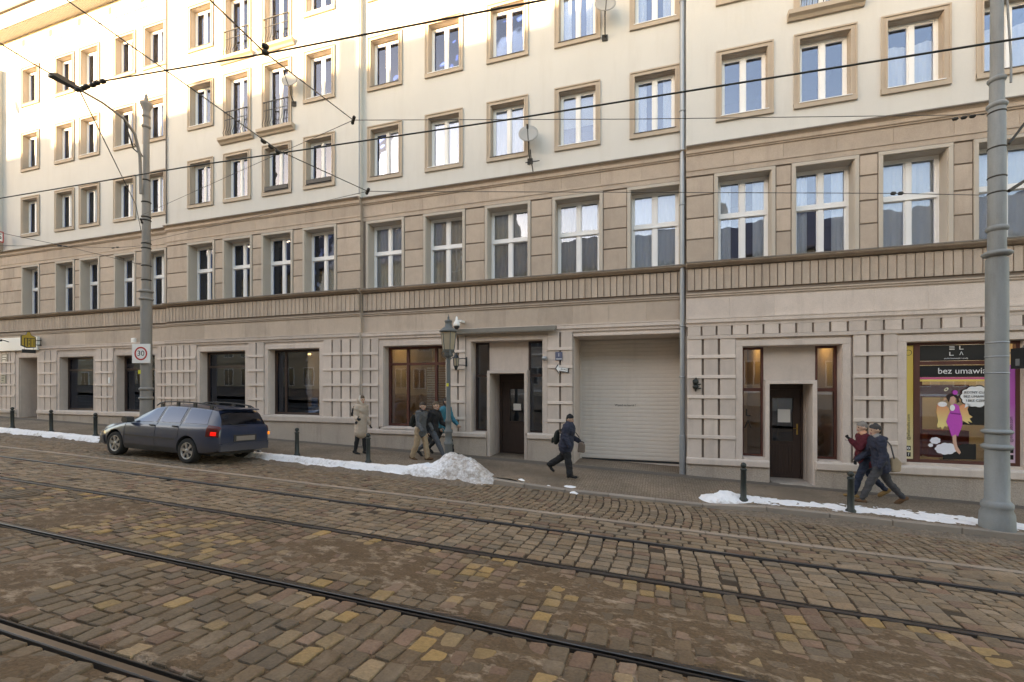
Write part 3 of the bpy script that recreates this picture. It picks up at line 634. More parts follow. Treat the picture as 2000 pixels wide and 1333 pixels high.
def mosaic_mat(name, scale, c0, c1, joint, bump):
    m = bpy.data.materials.new(name); m.use_nodes = True; t = m.node_tree; N = t.nodes; L = t.links; b = N['Principled BSDF']; b.inputs['Roughness'].default_value = .85; b.inputs['Specular IOR Level'].default_value = .3
    geo = N.new('ShaderNodeNewGeometry'); v = N.new('ShaderNodeTexVoronoi'); v.inputs['Scale'].default_value = scale; v.inputs['Randomness'].default_value = .45
    ve = N.new('ShaderNodeTexVoronoi'); ve.feature = 'DISTANCE_TO_EDGE'; ve.inputs['Scale'].default_value = scale; ve.inputs['Randomness'].default_value = .45
    mp = N.new('ShaderNodeMapping'); mp.inputs['Scale'].default_value = (1, 1, 0); L.new(geo.outputs['Position'], mp.inputs[0])
    for q in (v, ve): L.new(mp.outputs[0], q.inputs['Vector'])
    sep = N.new('ShaderNodeSeparateColor'); L.new(v.outputs['Color'], sep.inputs[0])
    mx = N.new('ShaderNodeMix'); mx.data_type = 'RGBA'; mx.inputs[6].default_value = (*c0, 1); mx.inputs[7].default_value = (*c1, 1); L.new(sep.outputs[0], mx.inputs[0])
    rp = N.new('ShaderNodeMapRange'); rp.inputs['From Min'].default_value = .02; rp.inputs['From Max'].default_value = .12; L.new(ve.outputs['Distance'], rp.inputs[0])
    mj = N.new('ShaderNodeMix'); mj.data_type = 'RGBA'; mj.inputs[6].default_value = (*joint, 1); L.new(rp.outputs[0], mj.inputs[0]); L.new(mx.outputs[2], mj.inputs[7])
    n = N.new('ShaderNodeTexNoise'); n.inputs['Scale'].default_value = .8; n.inputs['Detail'].default_value = 7; L.new(geo.outputs['Position'], n.inputs['Vector'])
    rr = N.new('ShaderNodeMapRange'); rr.inputs['From Min'].default_value = .3; rr.inputs['From Max'].default_value = .7; rr.inputs['To Min'].default_value = .72; rr.inputs['To Max'].default_value = 1.2; L.new(n.outputs[0], rr.inputs[0])
    sc_ = N.new('ShaderNodeVectorMath'); sc_.operation = 'SCALE'; L.new(mj.outputs[2], sc_.inputs[0]); L.new(rr.outputs[0], sc_.inputs['Scale']); L.new(sc_.outputs[0], b.inputs['Base Color'])
    bp = N.new('ShaderNodeBump'); bp.inputs['Distance'].default_value = bump; L.new(rp.outputs[0], bp.inputs['Height']); L.new(bp.outputs[0], b.inputs['Normal'])
    return m
pave = mosaic_mat('small_cube_paving', 17, (.22, .163, .118), (.285, .215, .160), (.115, .083, .058), .006)
KS, KE = -2.7, 1.25      # dropped kerb before the roller shutter
def drop(s): s = np.asarray(s, float); return np.clip(np.minimum((s-KS+.5)/.5, (KE+.5-s)/.5), 0, 1)
S, Y = np.meshgrid(np.linspace(-60, 40, 401), np.array([9.87, 10.2, 10.6, 11.1, 11.6, 12.2, 13.0, 13.8]))
Z = gv(S)-.085*drop(S)*np.clip(1-(Y-9.87)/1.3, 0, 1)
walk = tag(grid_obj('pavement', S, Y, Z, pave), kind='structure')
# asphalt strip along the wall, as a sheet above the paving
asph = mat('old_asphalt', (.125, .10, .082), .9, .2, 1.2, .003, 120)
S, Y = np.meshgrid(np.linspace(-40, 20, 241), np.array([11.95, 12.1, 12.34]))
tag(grid_obj('wall_strip', S, Y, gv(S)+.005, asph), kind='structure')
# near pavement behind the camera
S, Y = np.meshgrid(np.linspace(-60, 40, 101), np.array([-7.4, -4.0, -2, 0, .75])); tag(grid_obj('near_pavement', S, Y, gv(S)-.13+.055*(9.8-Y)+.12, pave), kind='structure')

# ---- kerb stones
kerb_m = mat('granite_kerb', (.29, .24, .20), .85, .14, 3, .003, 110, rnd=.12)
kerb = tag(thing('kerb', 'row of flush granite kerb stones between cobbles and pavement', 'kerb', (0, 9.8, g(0))), kind='structure')
del kerb['category']
x = -34.0
while x < 14:
    ln = random.uniform(.85, 1.15); xc = x+ln/2; l0, l1 = -.085*float(drop(x)), -.085*float(drop(x+ln)); lo = (l0+l1)/2; sl = -.0355-.0004*xc+(l1-l0)/ln
    me = shared(('kerbstone', round(ln, 1)), lambda: MB().box(-round(ln, 1)/2, round(ln, 1)/2, -.07, .07, -.25, .0, 0, .012).mesh('kerb_stone', kerb_m))
    child(me, 'kerb_stone', None, kerb, (xc, 9.80, g(xc)+lo+.004), (0, -math.atan(sl), 0), (ln/round(ln, 1), 1, 1)); x += ln+.008

# ---- setts
R1, R2, R3, R4 = 2.08, 3.515, 5.20, 6.635
roado = tag(thing('cobbled_road', 'cobbled street with two tram tracks', 'road', (0, 5, road(0, 5))), kind='structure'); del roado['category']
sett_o = mat('granite_sett', (.13, .115, .10), .8, .2, 9, .009, 42, objcol=True, fine=.34, stain=.45, stain_col=(.12, .082, .053), spec=.35)
sett_a = mat('granite_setts', (.13, .115, .10), .8, .2, 9, .009, 42, attr='col', fine=.34, stain=.45, stain_col=(.12, .082, .053), spec=.35)
NEAR = [(.132, .091, .058), (.150, .106, .070), (.118, .082, .053), (.140, .092, .056), (.122, .089, .062)]
GREY = [(.205, .144, .094), (.225, .160, .107), (.185, .131, .088), (.205, .139, .088), (.24, .174, .120), (.172, .130, .094)]
OCH = [(.29, .18, .075), (.26, .168, .078), (.225, .152, .082), (.24, .165, .098)]
RED = [(.18, .108, .074), (.16, .096, .065), (.19, .122, .086)]
def salted(m):
    t = m.node_tree; N = t.nodes; L = t.links; b = N['Principled BSDF']; src = b.inputs['Base Color'].links[0].from_socket
    geo = N.new('ShaderNodeNewGeometry'); n = N.new('ShaderNodeTexNoise'); n.inputs['Scale'].default_value = 1.7; n.inputs['Detail'].default_value = 10; n.inputs['Roughness'].default_value = .74; L.new(geo.outputs['Position'], n.inputs['Vector'])
    rp = N.new('ShaderNodeMapRange'); rp.inputs['From Min'].default_value = .55; rp.inputs['From Max'].default_value = .74; rp.inputs['To Max'].default_value = .55; L.new(n.outputs[0], rp.inputs[0])
    mx = N.new('ShaderNodeMix'); mx.data_type = 'RGBA'; L.new(rp.outputs[0], mx.inputs[0]); L.new(src, mx.inputs[6]); mx.inputs[7].default_value = (.34, .25, .18, 1); L.new(mx.outputs[2], b.inputs['Base Color'])
salted(sett_o); salted(sett_a)
setts = []     # (sc, dc, ls, ld, angle, colour)
def course_strip(d0, d1, wr, lr, s0, s1, pal, bend=0.0, lean=0.0):
    """courses laid across the street between d0 and d1"""
    s = s0
    while s < s1:
        wd = random.uniform(*wr); d = d0+random.uniform(-.02, .0)
        while d < d1-.05:
            ln = min(random.uniform(*lr), d1-d)
            if d1-(d+ln) < .07: ln = d1-d
            dm = d+ln/2; off = bend*math.sin((dm-d0)/(d1-d0)*math.pi)+lean*(dm-d0)
            if random.random() > .012: setts.append((s+wd/2+off+random.uniform(-.008, .008), dm, wd-random.uniform(.014, .028), ln-random.uniform(.014, .028), random.uniform(-.05, .05)-math.atan(lean), pal(s+wd/2, dm)))
            d += ln
        s += wd
def row_strip(d0, d1, n, lr, s0, s1, pal):
    for k in range(n):
        s = s0+random.uniform(0, .2); h = (d1-d0)/n
        while s < s1:
            ln = random.uniform(*lr); setts.append((s+ln/2, d0+h*(k+.5), ln-.03, h-.03, random.uniform(-.03, .03), pal(s, d0))); s += ln
def pal_near(s, d):
    r = random.random(); k = .07+.15*float(vnoise(s*.5+3, d*.6+9))+(.08 if s > -1 else 0)
    return random.choice(OCH) if r < k*.8 else (random.choice(RED) if r < k+.10 else random.choice(NEAR))
def pal_mid(s, d):
    r = random.random(); k = .09+.28*float(vnoise(s*.6+30, d*.9+4) > .5)
    return random.choice(OCH) if r < k else (random.choice(RED) if r < k+.3 else random.choice(NEAR))
def pal_far(s, d):
    r = random.random(); return random.choice(RED) if r < .10 else random.choice(GREY)
course_strip(.80, R1-.078, (.15, .19), (.14, .22), -7.5, 3.5, pal_near)
course_strip(R1+.075, R2-.075, (.14, .18), (.16, .25), -11, 5, pal_near, lean=.05)
course_strip(R2+.08, R3-.08, (.145, .19), (.13, .21), -15, 6, pal_mid)
course_strip(R3+.07, R4-.07, (.17, .22), (.13, .19), -19, 7, pal_far, bend=.03)
row_strip(R4+.07, 7.56, 5, (.24, .36), -21, 8, pal_far)
course_strip(7.72, 9.71, (.125, .155), (.11, .16), -26, 9.5, pal_far, bend=.10)
line_m = mat('edge_stone', (.30, .235, .185), .8, .15, 2, .003, 90, rnd=.1)
x = -26.0
while x < 10:
    ln = random.uniform(.7, 1.2); xc = x+ln/2; sl = -.0355-.0004*xc
    me = shared(('edge', round(ln, 1)), lambda: MB().box(-round(ln, 1)/2, round(ln, 1)/2, -.065, .065, -.1, .0).mesh('edge_stone', line_m)); child(me, 'edge_stone', None, roado, (xc, 7.64, road(xc, 7.64)+.008), (math.atan(-.055), -math.atan(sl), 0), (ln/round(ln, 1), 1, 1)); x += ln+.01
RING = [(-.5, -.42), (-.43, -.5), (.43, -.5), (.5, -.42), (.5, .42), (.43, .5), (-.43, .5), (-.5, .42)]
def sett_geo(ls, ld, seed):
    rr = random.Random(seed); vs_ = []
    j = [(rr.uniform(-.05, .05), rr.uniform(-.05, .05)) for _ in RING]
    for ins, z in ((1.0, -.09), (1.0, -.012), (.955, -.003), (.75, .0005)):
        vs_ += [((a+p)*ls*ins, (b+q)*ld*ins, z) for (a, b), (p, q) in zip(RING, j)]
    vs_.append((0, 0, .0015))
    fs = [(r*8+k, r*8+(k+1) % 8, (r+1)*8+(k+1) % 8, (r+1)*8+k) for r in range(3) for k in range(8)]+[(24+k, 24+(k+1) % 8, 32) for k in range(8)]
    return vs_, fs
th = R(17.957); cth, sth = math.cos(th), math.sin(th)
def view(s, d, z):
    Zc = d*cth-s*sth; return (.5+889/2000*(s*cth+d*sth)/Zc, Zc, 752-889*z/Zc) if Zc > .3 else (9, 99, 9999)
def show(t):
    u, Zc, py = view(t[0], t[1], road(t[0], t[1])); return t[2]*t[3]/Zc**3*t[1] if -.02 < u < 1.02 and py < 1345 else 0
setts.sort(key=show, reverse=True)
variants = []
for k in range(14):
    v_, f_ = sett_geo(1, 1, k); me = bpy.data.meshes.new('sett'); me.from_pydata(v_, [], f_); me.materials.append(sett_o); me.polygons.foreach_set('use_smooth', [False]*len(f_)); me.update(); variants.append(me)
def jitter(c): k = random.uniform(.85, 1.15); return tuple(v*k for v in c)
for k, (s, d, ls, ld, an, col) in enumerate(setts[:300]):
    sl = -.0355-.0004*s
    o = child(variants[k % 14], 'sett', None, roado, (s, d, road(s, d)+random.uniform(-.004, .004)), (math.atan(-.055)+random.uniform(-.02, .02), -math.atan(sl)+random.uniform(-.02, .02), an+(math.pi if k % 3 else 0)), (ls, ld, 1))
    o.color = (*jitter(col), 1)
V = []; F = []; COL = []
for k, (s, d, ls, ld, an, col) in enumerate(setts[300:]):
    v_, f_ = sett_geo(ls, ld, k); ca, sa = math.cos(an), math.sin(an); b0 = len(V); dz = random.uniform(-.005, .005); tx, ty = random.uniform(-.02, .02), random.uniform(-.02, .02); col = jitter(col)
    for (x, y, z) in v_:
        X = s+x*ca-y*sa; Yd = d+x*sa+y*ca; V.append((X, Yd, road(X, Yd)+z+dz+tx*x+ty*y))
    F += [tuple(b0+i for i in f) for f in f_]; COL += [(*col, 1)]*len(v_)
me = bpy.data.meshes.new('setts'); me.from_pydata(V, [], F); me.materials.append(sett_a); me.polygons.foreach_set('use_smooth', [False]*len(F))
at = me.color_attributes.new('col', 'FLOAT_COLOR', 'POINT'); at.data.foreach_set('color', np.array(COL, dtype=np.float32).ravel()); me.update()
tag(child(me, 'setts', None, roado), kind='stuff')

# ---- sand and dirt between and partly over the setts
def dirt_mat():
    m = mat('street_dirt', (.11, .068, .038), .95, .3, 5, .016, 38, fine=.55)
    t = m.node_tree; N = t.nodes; L = t.links; b = N['Principled BSDF']; src = b.inputs['Base Color'].links[0].from_socket
    geo = N.new('ShaderNodeNewGeometry'); mp = N.new('ShaderNodeMapping'); mp.inputs['Scale'].default_value = (1.1, 2.0, 1); L.new(geo.outputs['Position'], mp.inputs[0])
    n = N.new('ShaderNodeTexNoise'); n.inputs['Scale'].default_value = 4.2; n.inputs['Detail'].default_value = 12; n.inputs['Roughness'].default_value = .72; L.new(mp.outputs[0], n.inputs['Vector'])
    rp = N.new('ShaderNodeMapRange'); rp.inputs['From Min'].default_value = .52; rp.inputs['From Max'].default_value = .72; rp.inputs['To Max'].default_value = .8; L.new(n.outputs[0], rp.inputs[0])
    mx = N.new('ShaderNodeMix'); mx.data_type = 'RGBA'; L.new(rp.outputs[0], mx.inputs[0]); L.new(src, mx.inputs[6]); mx.inputs[7].default_value = (.44, .335, .25, 1); L.new(mx.outputs[2], b.inputs['Base Color'])
    return m
dirt = dirt_mat()
def dirt_h(S, Y):
    n = fbm(S*.9, Y*1.1, 4); f = fbm(S*9, Y*9, 2)
    zone = np.exp(-((Y-4.35)/.62)**4)*.80+np.exp(-((Y-2.8)/.8)**4)*.60+np.exp(-((Y-1.3)/.8)**4)*.72
    cov = np.clip((n-.62+.30*zone)*7, 0, 1)
    return -.016+.022*cov*(.45+1.1*f)+.006*(f-.5)
for nm, (s0, s1, d0, d1, ds, dd) in {'dirt': (-13, 6.5, .7, 5.15, .045, .04), 'far_joint_dirt': (-27, 10, 5.15, 9.75, .25, .12)}.items():
    S, Y = np.meshgrid(np.arange(s0, s1, ds), np.arange(d0, d1+.001, dd)); near = np.zeros_like(S)
    for r_ in (R1, R2, R3, R4): near = np.maximum(near, np.clip(1.6-np.abs(Y-r_)/.07, 0, 1))
    h = dirt_h(S, Y) if nm == 'dirt' else np.full_like(S, -.016)
    Z = gv(S)-.13+.055*(9.8-Y)+np.where(near > .5, -.05, h)
    tag(grid_obj(nm if nm == 'dirt' else 'joint_dirt', S, Y, Z, dirt), 'brown grit and sand lying in the joints of the cobbles', 'dirt', kind='stuff') if nm == 'dirt' else tag(grid_obj('joint_dirt', S, Y, Z, mat('joint_sand', (.05, .033, .021), .95, .2, 3, .004, 60)), kind='stuff')
S, Y = np.meshgrid(np.linspace(-60, 40, 101), np.array([.7, 9.75])); tag(grid_obj('road_bed', S, Y, gv(S)-.13+.055*(9.8-Y)-.10, earth), kind='structure')

# ---- grooved tram rails
rail_top = mat('polished_rail', (.10, .09, .085), .33, .3, 3, metal=.9); rail_m = mat('rusty_rail', (.045, .035, .03), .6, .3, 4, metal=.4)
rg = mat('rail_groove', (.012, .010, .009), .8, .2, 4)
def tram_rail(y, side, label):
    """side=+1: the groove lies on the far side of the running head"""
    xs = [-60+2*i for i in range(51)]; prof_head = [(-.0, -.06), (-.0, -.008), (.008, 0), (.052, 0), (.058, -.008), (.058, -.06)]
    def sweep(prof):
        mb = MB(); n = len(prof); V_ = []
        for x in xs:
            for p, q in prof: V_.append((x, y+side*(p-.058), road(x, y+side*(p-.058))+q+.004))
        mb.add(V_, [(i*n+k, i*n+k+1, (i+1)*n+k+1, (i+1)*n+k) for i in range(len(xs)-1) for k in range(n-1)]); return mb
    t = thing('tram_rail', label, 'rail', (0, y, road(0, y)), 0, 'tram rails')
    child(sweep([(-.012, -.05), (-.004, -.006), (.004, -.001)]), 'rail_flange', rail_m, t)
    child(sweep([(.0, -.05), (.0, -.004), (.006, 0), (.053, 0), (.058, -.005), (.060, -.045)]), 'running_head', rail_top, t)
    child(sweep([(.060, -.045), (.092, -.045)]), 'groove', rg, t)
    child(sweep([(.092, -.045), (.094, -.010), (.097, -.006), (.105, -.006), (.109, -.012), (.110, -.05)]), 'lip', rail_m, t)
tram_rail(R1, 1, 'nearest tram rail, crossing the bottom left corner'); tram_rail(R2, -1, 'second tram rail from the camera, shiny at its left end')
tram_rail(R3, 1, 'third tram rail, along the near edge of the tidy cobbled track'); tram_rail(R4, -1, 'farthest tram rail, closest to the pavement')
# ---- manhole
mh = thing('manhole_cover', 'round worn manhole cover among cobbles by the left edge', 'manhole', (-9.9, 4.5, road(-9.9, 4.5)+.012)); mh.rotation_euler = (math.atan(-.055), math.atan(.033), 0)
mb = MB(); mb.lathe([(.36, -.03), (.36, .004), (.31, .004), (.31, -.004)], n=28); link('cover_ring', mb.mesh('cover_ring', mat('cover_rim', (.10, .075, .055), .8, .3, 9)), mh)
mb = MB(); mb.lathe([(.30, -.03), (.30, .0), (.02, .003)], n=28)
for k in range(6): mb.box(-.24, .24, -.2+.08*k-.012, -.2+.08*k+.012, .0, .008)
link('cover_plate', mb.mesh('cover_plate', mat('cast_iron_cover', (.12, .088, .06), .7, .3, 9, metal=.3)), mh)

# ================================================================== snow along the kerb
def snow_mat(name, dirty):
    m = mat(name, (.86, .86, .88), .75, .06, 4, .02, 26, fine=.06)
    t = m.node_tree; N = t.nodes; L = t.links; b = N['Principled BSDF']; src = b.inputs['Base Color'].links[0].from_socket
    b.inputs['Subsurface Weight'].default_value = .0
    geo = N.new('ShaderNodeNewGeometry'); n = N.new('ShaderNodeTexNoise'); n.inputs['Scale'].default_value = 11; n.inputs['Detail'].default_value = 8; n.inputs['Roughness'].default_value = .7; L.new(geo.outputs['Position'], n.inputs['Vector'])
    at = N.new('ShaderNodeAttribute'); at.attribute_name = 'grit'
    ad = N.new('ShaderNodeMath'); ad.operation = 'ADD'; L.new(n.outputs[0], ad.inputs[0]); L.new(at.outputs['Fac'], ad.inputs[1])
    rp = N.new('ShaderNodeMapRange'); rp.inputs['From Min'].default_value = .66; rp.inputs['From Max'].default_value = .98; rp.inputs['To Max'].default_value = .85; L.new(ad.outputs[0], rp.inputs[0])
    mx = N.new('ShaderNodeMix'); mx.data_type = 'RGBA'; L.new(rp.outputs[0], mx.inputs[0]); L.new(src, mx.inputs[6]); mx.inputs[7].default_value = (*dirty, 1); L.new(mx.outputs[2], b.inputs['Base Color'])
    return m
snow_m = snow_mat('gritty_snow', (.30, .235, .185))
def snow(name, label, s0, s1, inner, outer, hfun, res=.035, gfun=None):
    """ridge of snow between d=outer(s) on the road and d=inner(s) on the pavement"""
    S, T = np.meshgrid(np.arange(s0, s1, res), np.linspace(0, 1, 34))
    di = inner(S)+.10*(fbm(S*2.2, S*0+1, 3)-.5); do = outer(S)+.16*(fbm(S*2.6, S*0+7, 3)-.5); Y = do+(di-do)*T
    base = np.where(Y > 9.87, gv(S), gv(S)-.13+.055*(9.8-Y)); k = np.clip((Y-9.66)/.07, 0, 1); base = (gv(S)-.13+.055*(9.8-np.minimum(Y, 9.8)))*(1-k)+gv(S)*k-.09*drop(S)*np.clip(1-(Y-9.87)/1.3, 0, 1)*k
    endf = np.clip(np.minimum((S-s0)/.35, (s1-S)/.35), 0, 1)
    h = hfun(S, Y)*np.sqrt(np.clip(np.sin(np.pi*T), 0, 1))*endf*(.5+.9*fbm(S*3, Y*3+5, 3))+.03*(fbm(S*13, Y*13, 2)-.5)*endf
    lump = .10*(fbm(S*7, Y*7+3, 4)-.45)*np.clip(hfun(S, Y)/.15, 0, 1.6)
    Z = base-.025+np.maximum(h+lump*endf*np.sin(np.pi*T), -.01)
    o = grid_obj(name, S, Y, Z, snow_m); a = o.data.attributes.new('grit', 'FLOAT', 'POINT')
    gr = np.clip(.42-1.7*T, 0, 1)*.75+.46*(fbm(S*1.8, Y*3.5, 4)-.30)
    if gfun is not None: gr = gr+gfun(S, Y)
    gr = np.clip(gr, -.1, .40)
    a.data.foreach_set('value', gr.ravel().astype(np.float32)); return tag(o, label, 'snow', kind='stuff')
snow('kerb_snow', 'low strip of white snow along the kerb at the far left', -27, -16.9, lambda s: 10.06+0*s, lambda s: 9.60+0*s, lambda s, y: .06+0*s)
def heap(S, Y): return .05+.34*np.exp(-((S+4.68)/.46)**2-((Y-10.35)/.55)**2)+.13*np.exp(-((S+5.5)/.7)**2-((Y-10.2)/.35)**2)+.20*np.exp(-((S+4.2)/.30)**2-((Y-10.0)/.4)**2)
snow('snow_bank', 'strip of trodden snow rising to a dirty heap beside the lantern post', -11.6, -3.55, lambda s: 10.07+.80*np.exp(-((s+4.7)/.8)**2), lambda s: 9.52+.0*np.exp(-((s+4.6)/.7)**2), heap,
     gfun=lambda S, Y: .55*np.exp(-((S+4.15)/.8)**2))
snow('pavement_snow', 'long flat patch of snow along the kerb at the right', .62, 8.2, lambda s: 10.62+.25*np.clip((s-1)/3, 0, 1)-.2*np.clip((s-5)/2, 0, 1), lambda s: 9.89-.05*s*0, lambda s, y: .035+.17*np.exp(-((s-1.25)/.35)**2-((y-10.2)/.3)**2)+.0*s,
     gfun=lambda S, Y: -.05+0*S)
# slush and grit in the gutter
def slush(name, s0, s1, d0, d1, label):
    S, Y = np.meshgrid(np.arange(s0, s1, .04), np.linspace(d0, d1, 14)); T = (Y-d0)/(d1-d0)
    h = .10*np.sin(np.pi*T)*fbm(S*3, Y*5, 3)+.11*(fbm(S*11, Y*11, 3)-.5)*np.sin(np.pi*T); edge = np.clip(np.minimum((S-s0), (s1-S))/.4, 0, 1)
    tag(grid_obj(name, S, Y, gv(S)-.13+.055*(9.8-Y)+np.maximum(h*edge, 0)-.012, mat('gutter_grit', (.19, .145, .11), .95, .5, 12, .03, 30, fine=.6)), label, 'slush', kind='stuff')
slush('gutter_slush', -11.6, -3.9, 9.12, 9.70, 'dark gritty slush in the gutter below the snow bank')
slush('gutter_slush', 1.0, 8.5, 9.30, 9.86, 'dark gritty slush in the gutter at the right')
slush('gutter_slush', -27, -16.9, 9.15, 9.65, 'dark gritty slush in the gutter at the far left')
for k, (x, y, r_) in enumerate(((-1.9, 10.05, .15), (-3.0, 10.0, .07), (-2.35, 9.9, .05), (-1.75, 9.7, .06))):
    S, Y = np.meshgrid(np.linspace(x-r_*1.6, x+r_*1.6, 14), np.linspace(y-r_, y+r_, 12)); q = ((S-x)/(r_*1.5))**2+((Y-y)/r_)**2
    base = np.where(Y > 9.87, gv(S)-.09*drop(S), gv(S)-.12+.055*(9.8-Y))
    o = grid_obj('snow_scrap', S, Y, base-.012+.045*np.clip(1-q-.5*(fbm(S*20, Y*20, 2)-.5), -.3, 1), snow_m); tag(o, ['largest scrap of snow lying in front of the roller shutter', 'small scrap of snow left of the walker\'s shoes', 'crumb of snow by the kerb left of the shutter', 'crumb of snow on the cobbles below the dropped kerb'][k], 'snow', 'scraps of snow on the dropped kerb')

# ================================================================== the houses across the street (behind the camera): they shade the facade and stand in its windows
ow = mat('ochre_render', (.42, .34, .24), .9, .1, .8); ow2 = mat('brown_brick_render', (.26, .18, .13), .9, .15, 1.5); ow3 = mat('grey_render', (.36, .33, .30), .9, .1, .8)
slate = mat('violet_grey_roof', (.15, .125, .14), .7, .15, 2, .01, 18)
def opp(name, label, s0, s1, eave, ridge, m, stack=()):
    t = thing(name, label, 'building', ((s0+s1)/2, -12, -2)); yf, yr, yb = -7.2, -12.2, -17.2
    mb = MB(); mb.box(s0, s1, yb, yf, -2.6, eave); child(mb, 'wall', m, t)
    mb = MB(); mb.prism([(yf+.45, eave-.05), (yf+.45, eave+.12), (yr, ridge), (yb-.4, eave+.1), (yb-.4, eave-.05)], 'x', s0, s1); rf = child(mb, 'roof', slate, t)
    for (x, w_, h_) in stack: mb = MB(); mb.box(x-w_/2, x+w_/2, yr-.4, yr+.4, ridge-1.6, ridge+h_); child(mb, 'chimney', ow2, rf)
    wm = shared('oppwin', lambda: MB().box(-.55, .55, -.02, .05, 0, 1.6).box(-.5, -.03, .05, .055, .05, 1.55, 1).box(.03, .5, .05, .055, .05, 1.55, 1).mesh('window', [pvc, mat('dark_pane', (.03, .035, .045), .08, spec=.8)]))
    z = -.2
    while z < eave-2:
        x = s0+1.3
        while x < s1-.8: child(wm, 'window', None, t, (x, yf, z)); x += 2.1
        mb = MB(); mb.box(s0, s1, yf, yf+.08, z-.55, z-.42); child(mb, 'string_course', pvc if m is ow3 else m, t); z += 3.0
    return t
opp('opposite_house', 'ochre house across the street, behind the camera', -70, -16.5, 10.0, 14.7, ow, [(-24.4, 1.5, .55), (-26.8, .3, 1.0), (-33.0, .5, .9), (-37.5, 1.2, .5), (-42.8, .9, .5), (-19.7, .6, .35)])
opp('opposite_house', 'tall brown house across the street, behind the camera', -16.45, -12.25, 13.2, 18.0, ow2)
opp('opposite_house', 'low grey house with violet roof across the street, behind the camera', -12.2, 34, 8.2, 12.1, ow3, [(4, 1.0, 1.2), (13, .8, 1.2)])
# ================================================================== street furniture
def at(px, py, d):
    a = math.atan((px-1000)/889)-th; s = d*math.tan(a); return Vector((s, d, (752-py)*(d*cth-s*sth)/889))
pole_m = mat('grey_pole_paint', (.23, .245, .25), .6, .12, 2.5, .002, 60, stain=.6, stain_col=(.12, .11, .10), fine=.1)
pole_l = mat('old_concrete_grey_paint', (.25, .235, .22), .75, .12, 2.5, .002, 60, stain=.6, stain_col=(.14, .12, .10), fine=.1)
clampm = mat('dark_steel_band', (.05, .045, .04), .6, .25, 5, metal=.4)
def ring(t, c, z, r, h=.05, m=None, name='band', o=.03):
    mb = MB(); mb.lathe([(r, -h), (r+o*.5, -h*.8), (r+o, -h*.2), (r+o, h*.3), (r+o*.4, h*.8), (r, h)], (0, 0, z), 20); return link(name, mb.mesh(name, m), t)
# ---- left tram pole with its curved lamp arm
LATHE_K = .78
px, py_ = -15.4, 10.1; gz = g(px); LP = thing('tram_pole', 'grey tram pole with moulded capital and curved lamp arm behind the car', 'pole', (px, py_, gz))
def zz(z): return z-gz
mb = MB(); mb.lathe([(.27, -.1), (.27, .35), (.22, .55), (.20, zz(-.1)), (.195, zz(2.9))], n=24); link('lower_shaft', mb.mesh('lower_shaft', pole_l), LP)
mb = MB(); mb.lathe([(.155, zz(2.9)), (.145, zz(5.5)), (.14, zz(6.2)), (.112, zz(6.3)), (.105, zz(8.5))], n=20); link('upper_shaft', mb.mesh('upper_shaft', pole_l), LP)
mb = MB(); mb.lathe([(.105, zz(8.42)), (.15, zz(8.45)), (.11, zz(8.52)), (.115, zz(8.62)), (.16, zz(8.72)), (.21, zz(8.82)), (.215, zz(8.88)), (.09, zz(8.90)), (.06, zz(8.96)), (.08, zz(9.0)), (.05, zz(9.06)), (.055, zz(9.12)), (.01, zz(9.18))], n=20); link('capital', mb.mesh('capital', pole_l), LP)
for z, r in ((8.14, .108), (2.94, .20), (-.13, .20), (-.42, .205), (2.70, .197)): ring(LP, 0, zz(z), r, .05, pole_l, 'moulding', .05)
for z, r in ((6.45, .112), (5.75, .146), (5.28, .148), (5.18, .148), (4.45, .15), (4.30, .15), (3.75, .152), (3.30, .153)): ring(LP, 0, zz(z), r, .022, clampm, 'clamp_band', .025)
LATHE_K = 1.0
arm = [Vector((px+.02, py_-.17, 5.95))-Vector((px, py_, gz)), Vector((px+.02, py_-.18, 6.6))-Vector((px, py_, gz)), Vector((px+.02, py_-.20, 7.15))-Vector((px, py_, gz))]+[at(*q)-Vector((px, py_, gz)) for q in ((263, 262, 9.72), (242, 232, 9.35), (200, 201, 8.7), (158, 177, 8.05))]
mb = MB(); mb.tube(arm, [.045, .045, .043, .04, .036, .032, .03], 10); la = link('lamp_arm', mb.mesh('lamp_arm', pole_l), LP)
mb = MB(); p0 = Vector((0, -.1, zz(7.15))); mb.tube([p0, p0+Vector((-.02, -.25, .12)), arm[4]+Vector((0, 0, -.02))], .02, 7); mb.tube([p0, p0+Vector((-.02, -.12, .18)), p0+Vector((-.05, -.22, .30)), p0+Vector((-.05, -.30, .22))], .014, 6); link('stay', mb.mesh('stay', iron), LP)
lh = [at(160, 178, 8.08), at(100, 147, 7.4)]; dirv = (lh[1]-lh[0]); yaw = math.atan2(dirv.y, dirv.x)
mb = MB(); ln = dirv.length; mb.prism([(0, -.05), (.12, -.075), (ln, -.12), (ln+.03, 0), (ln, .12), (.12, .075), (0, .05)], 'z', -.035, .045); mb.prism([(.2, -.085), (ln-.05, -.11), (ln-.05, .11), (.2, .085)], 'z', .045, .075)
head = link('lamp_head', mb.mesh('lamp_head', iron), LP, lh[0]-Vector((px, py_, gz)), (0, -math.asin(dirv.z/ln), yaw))
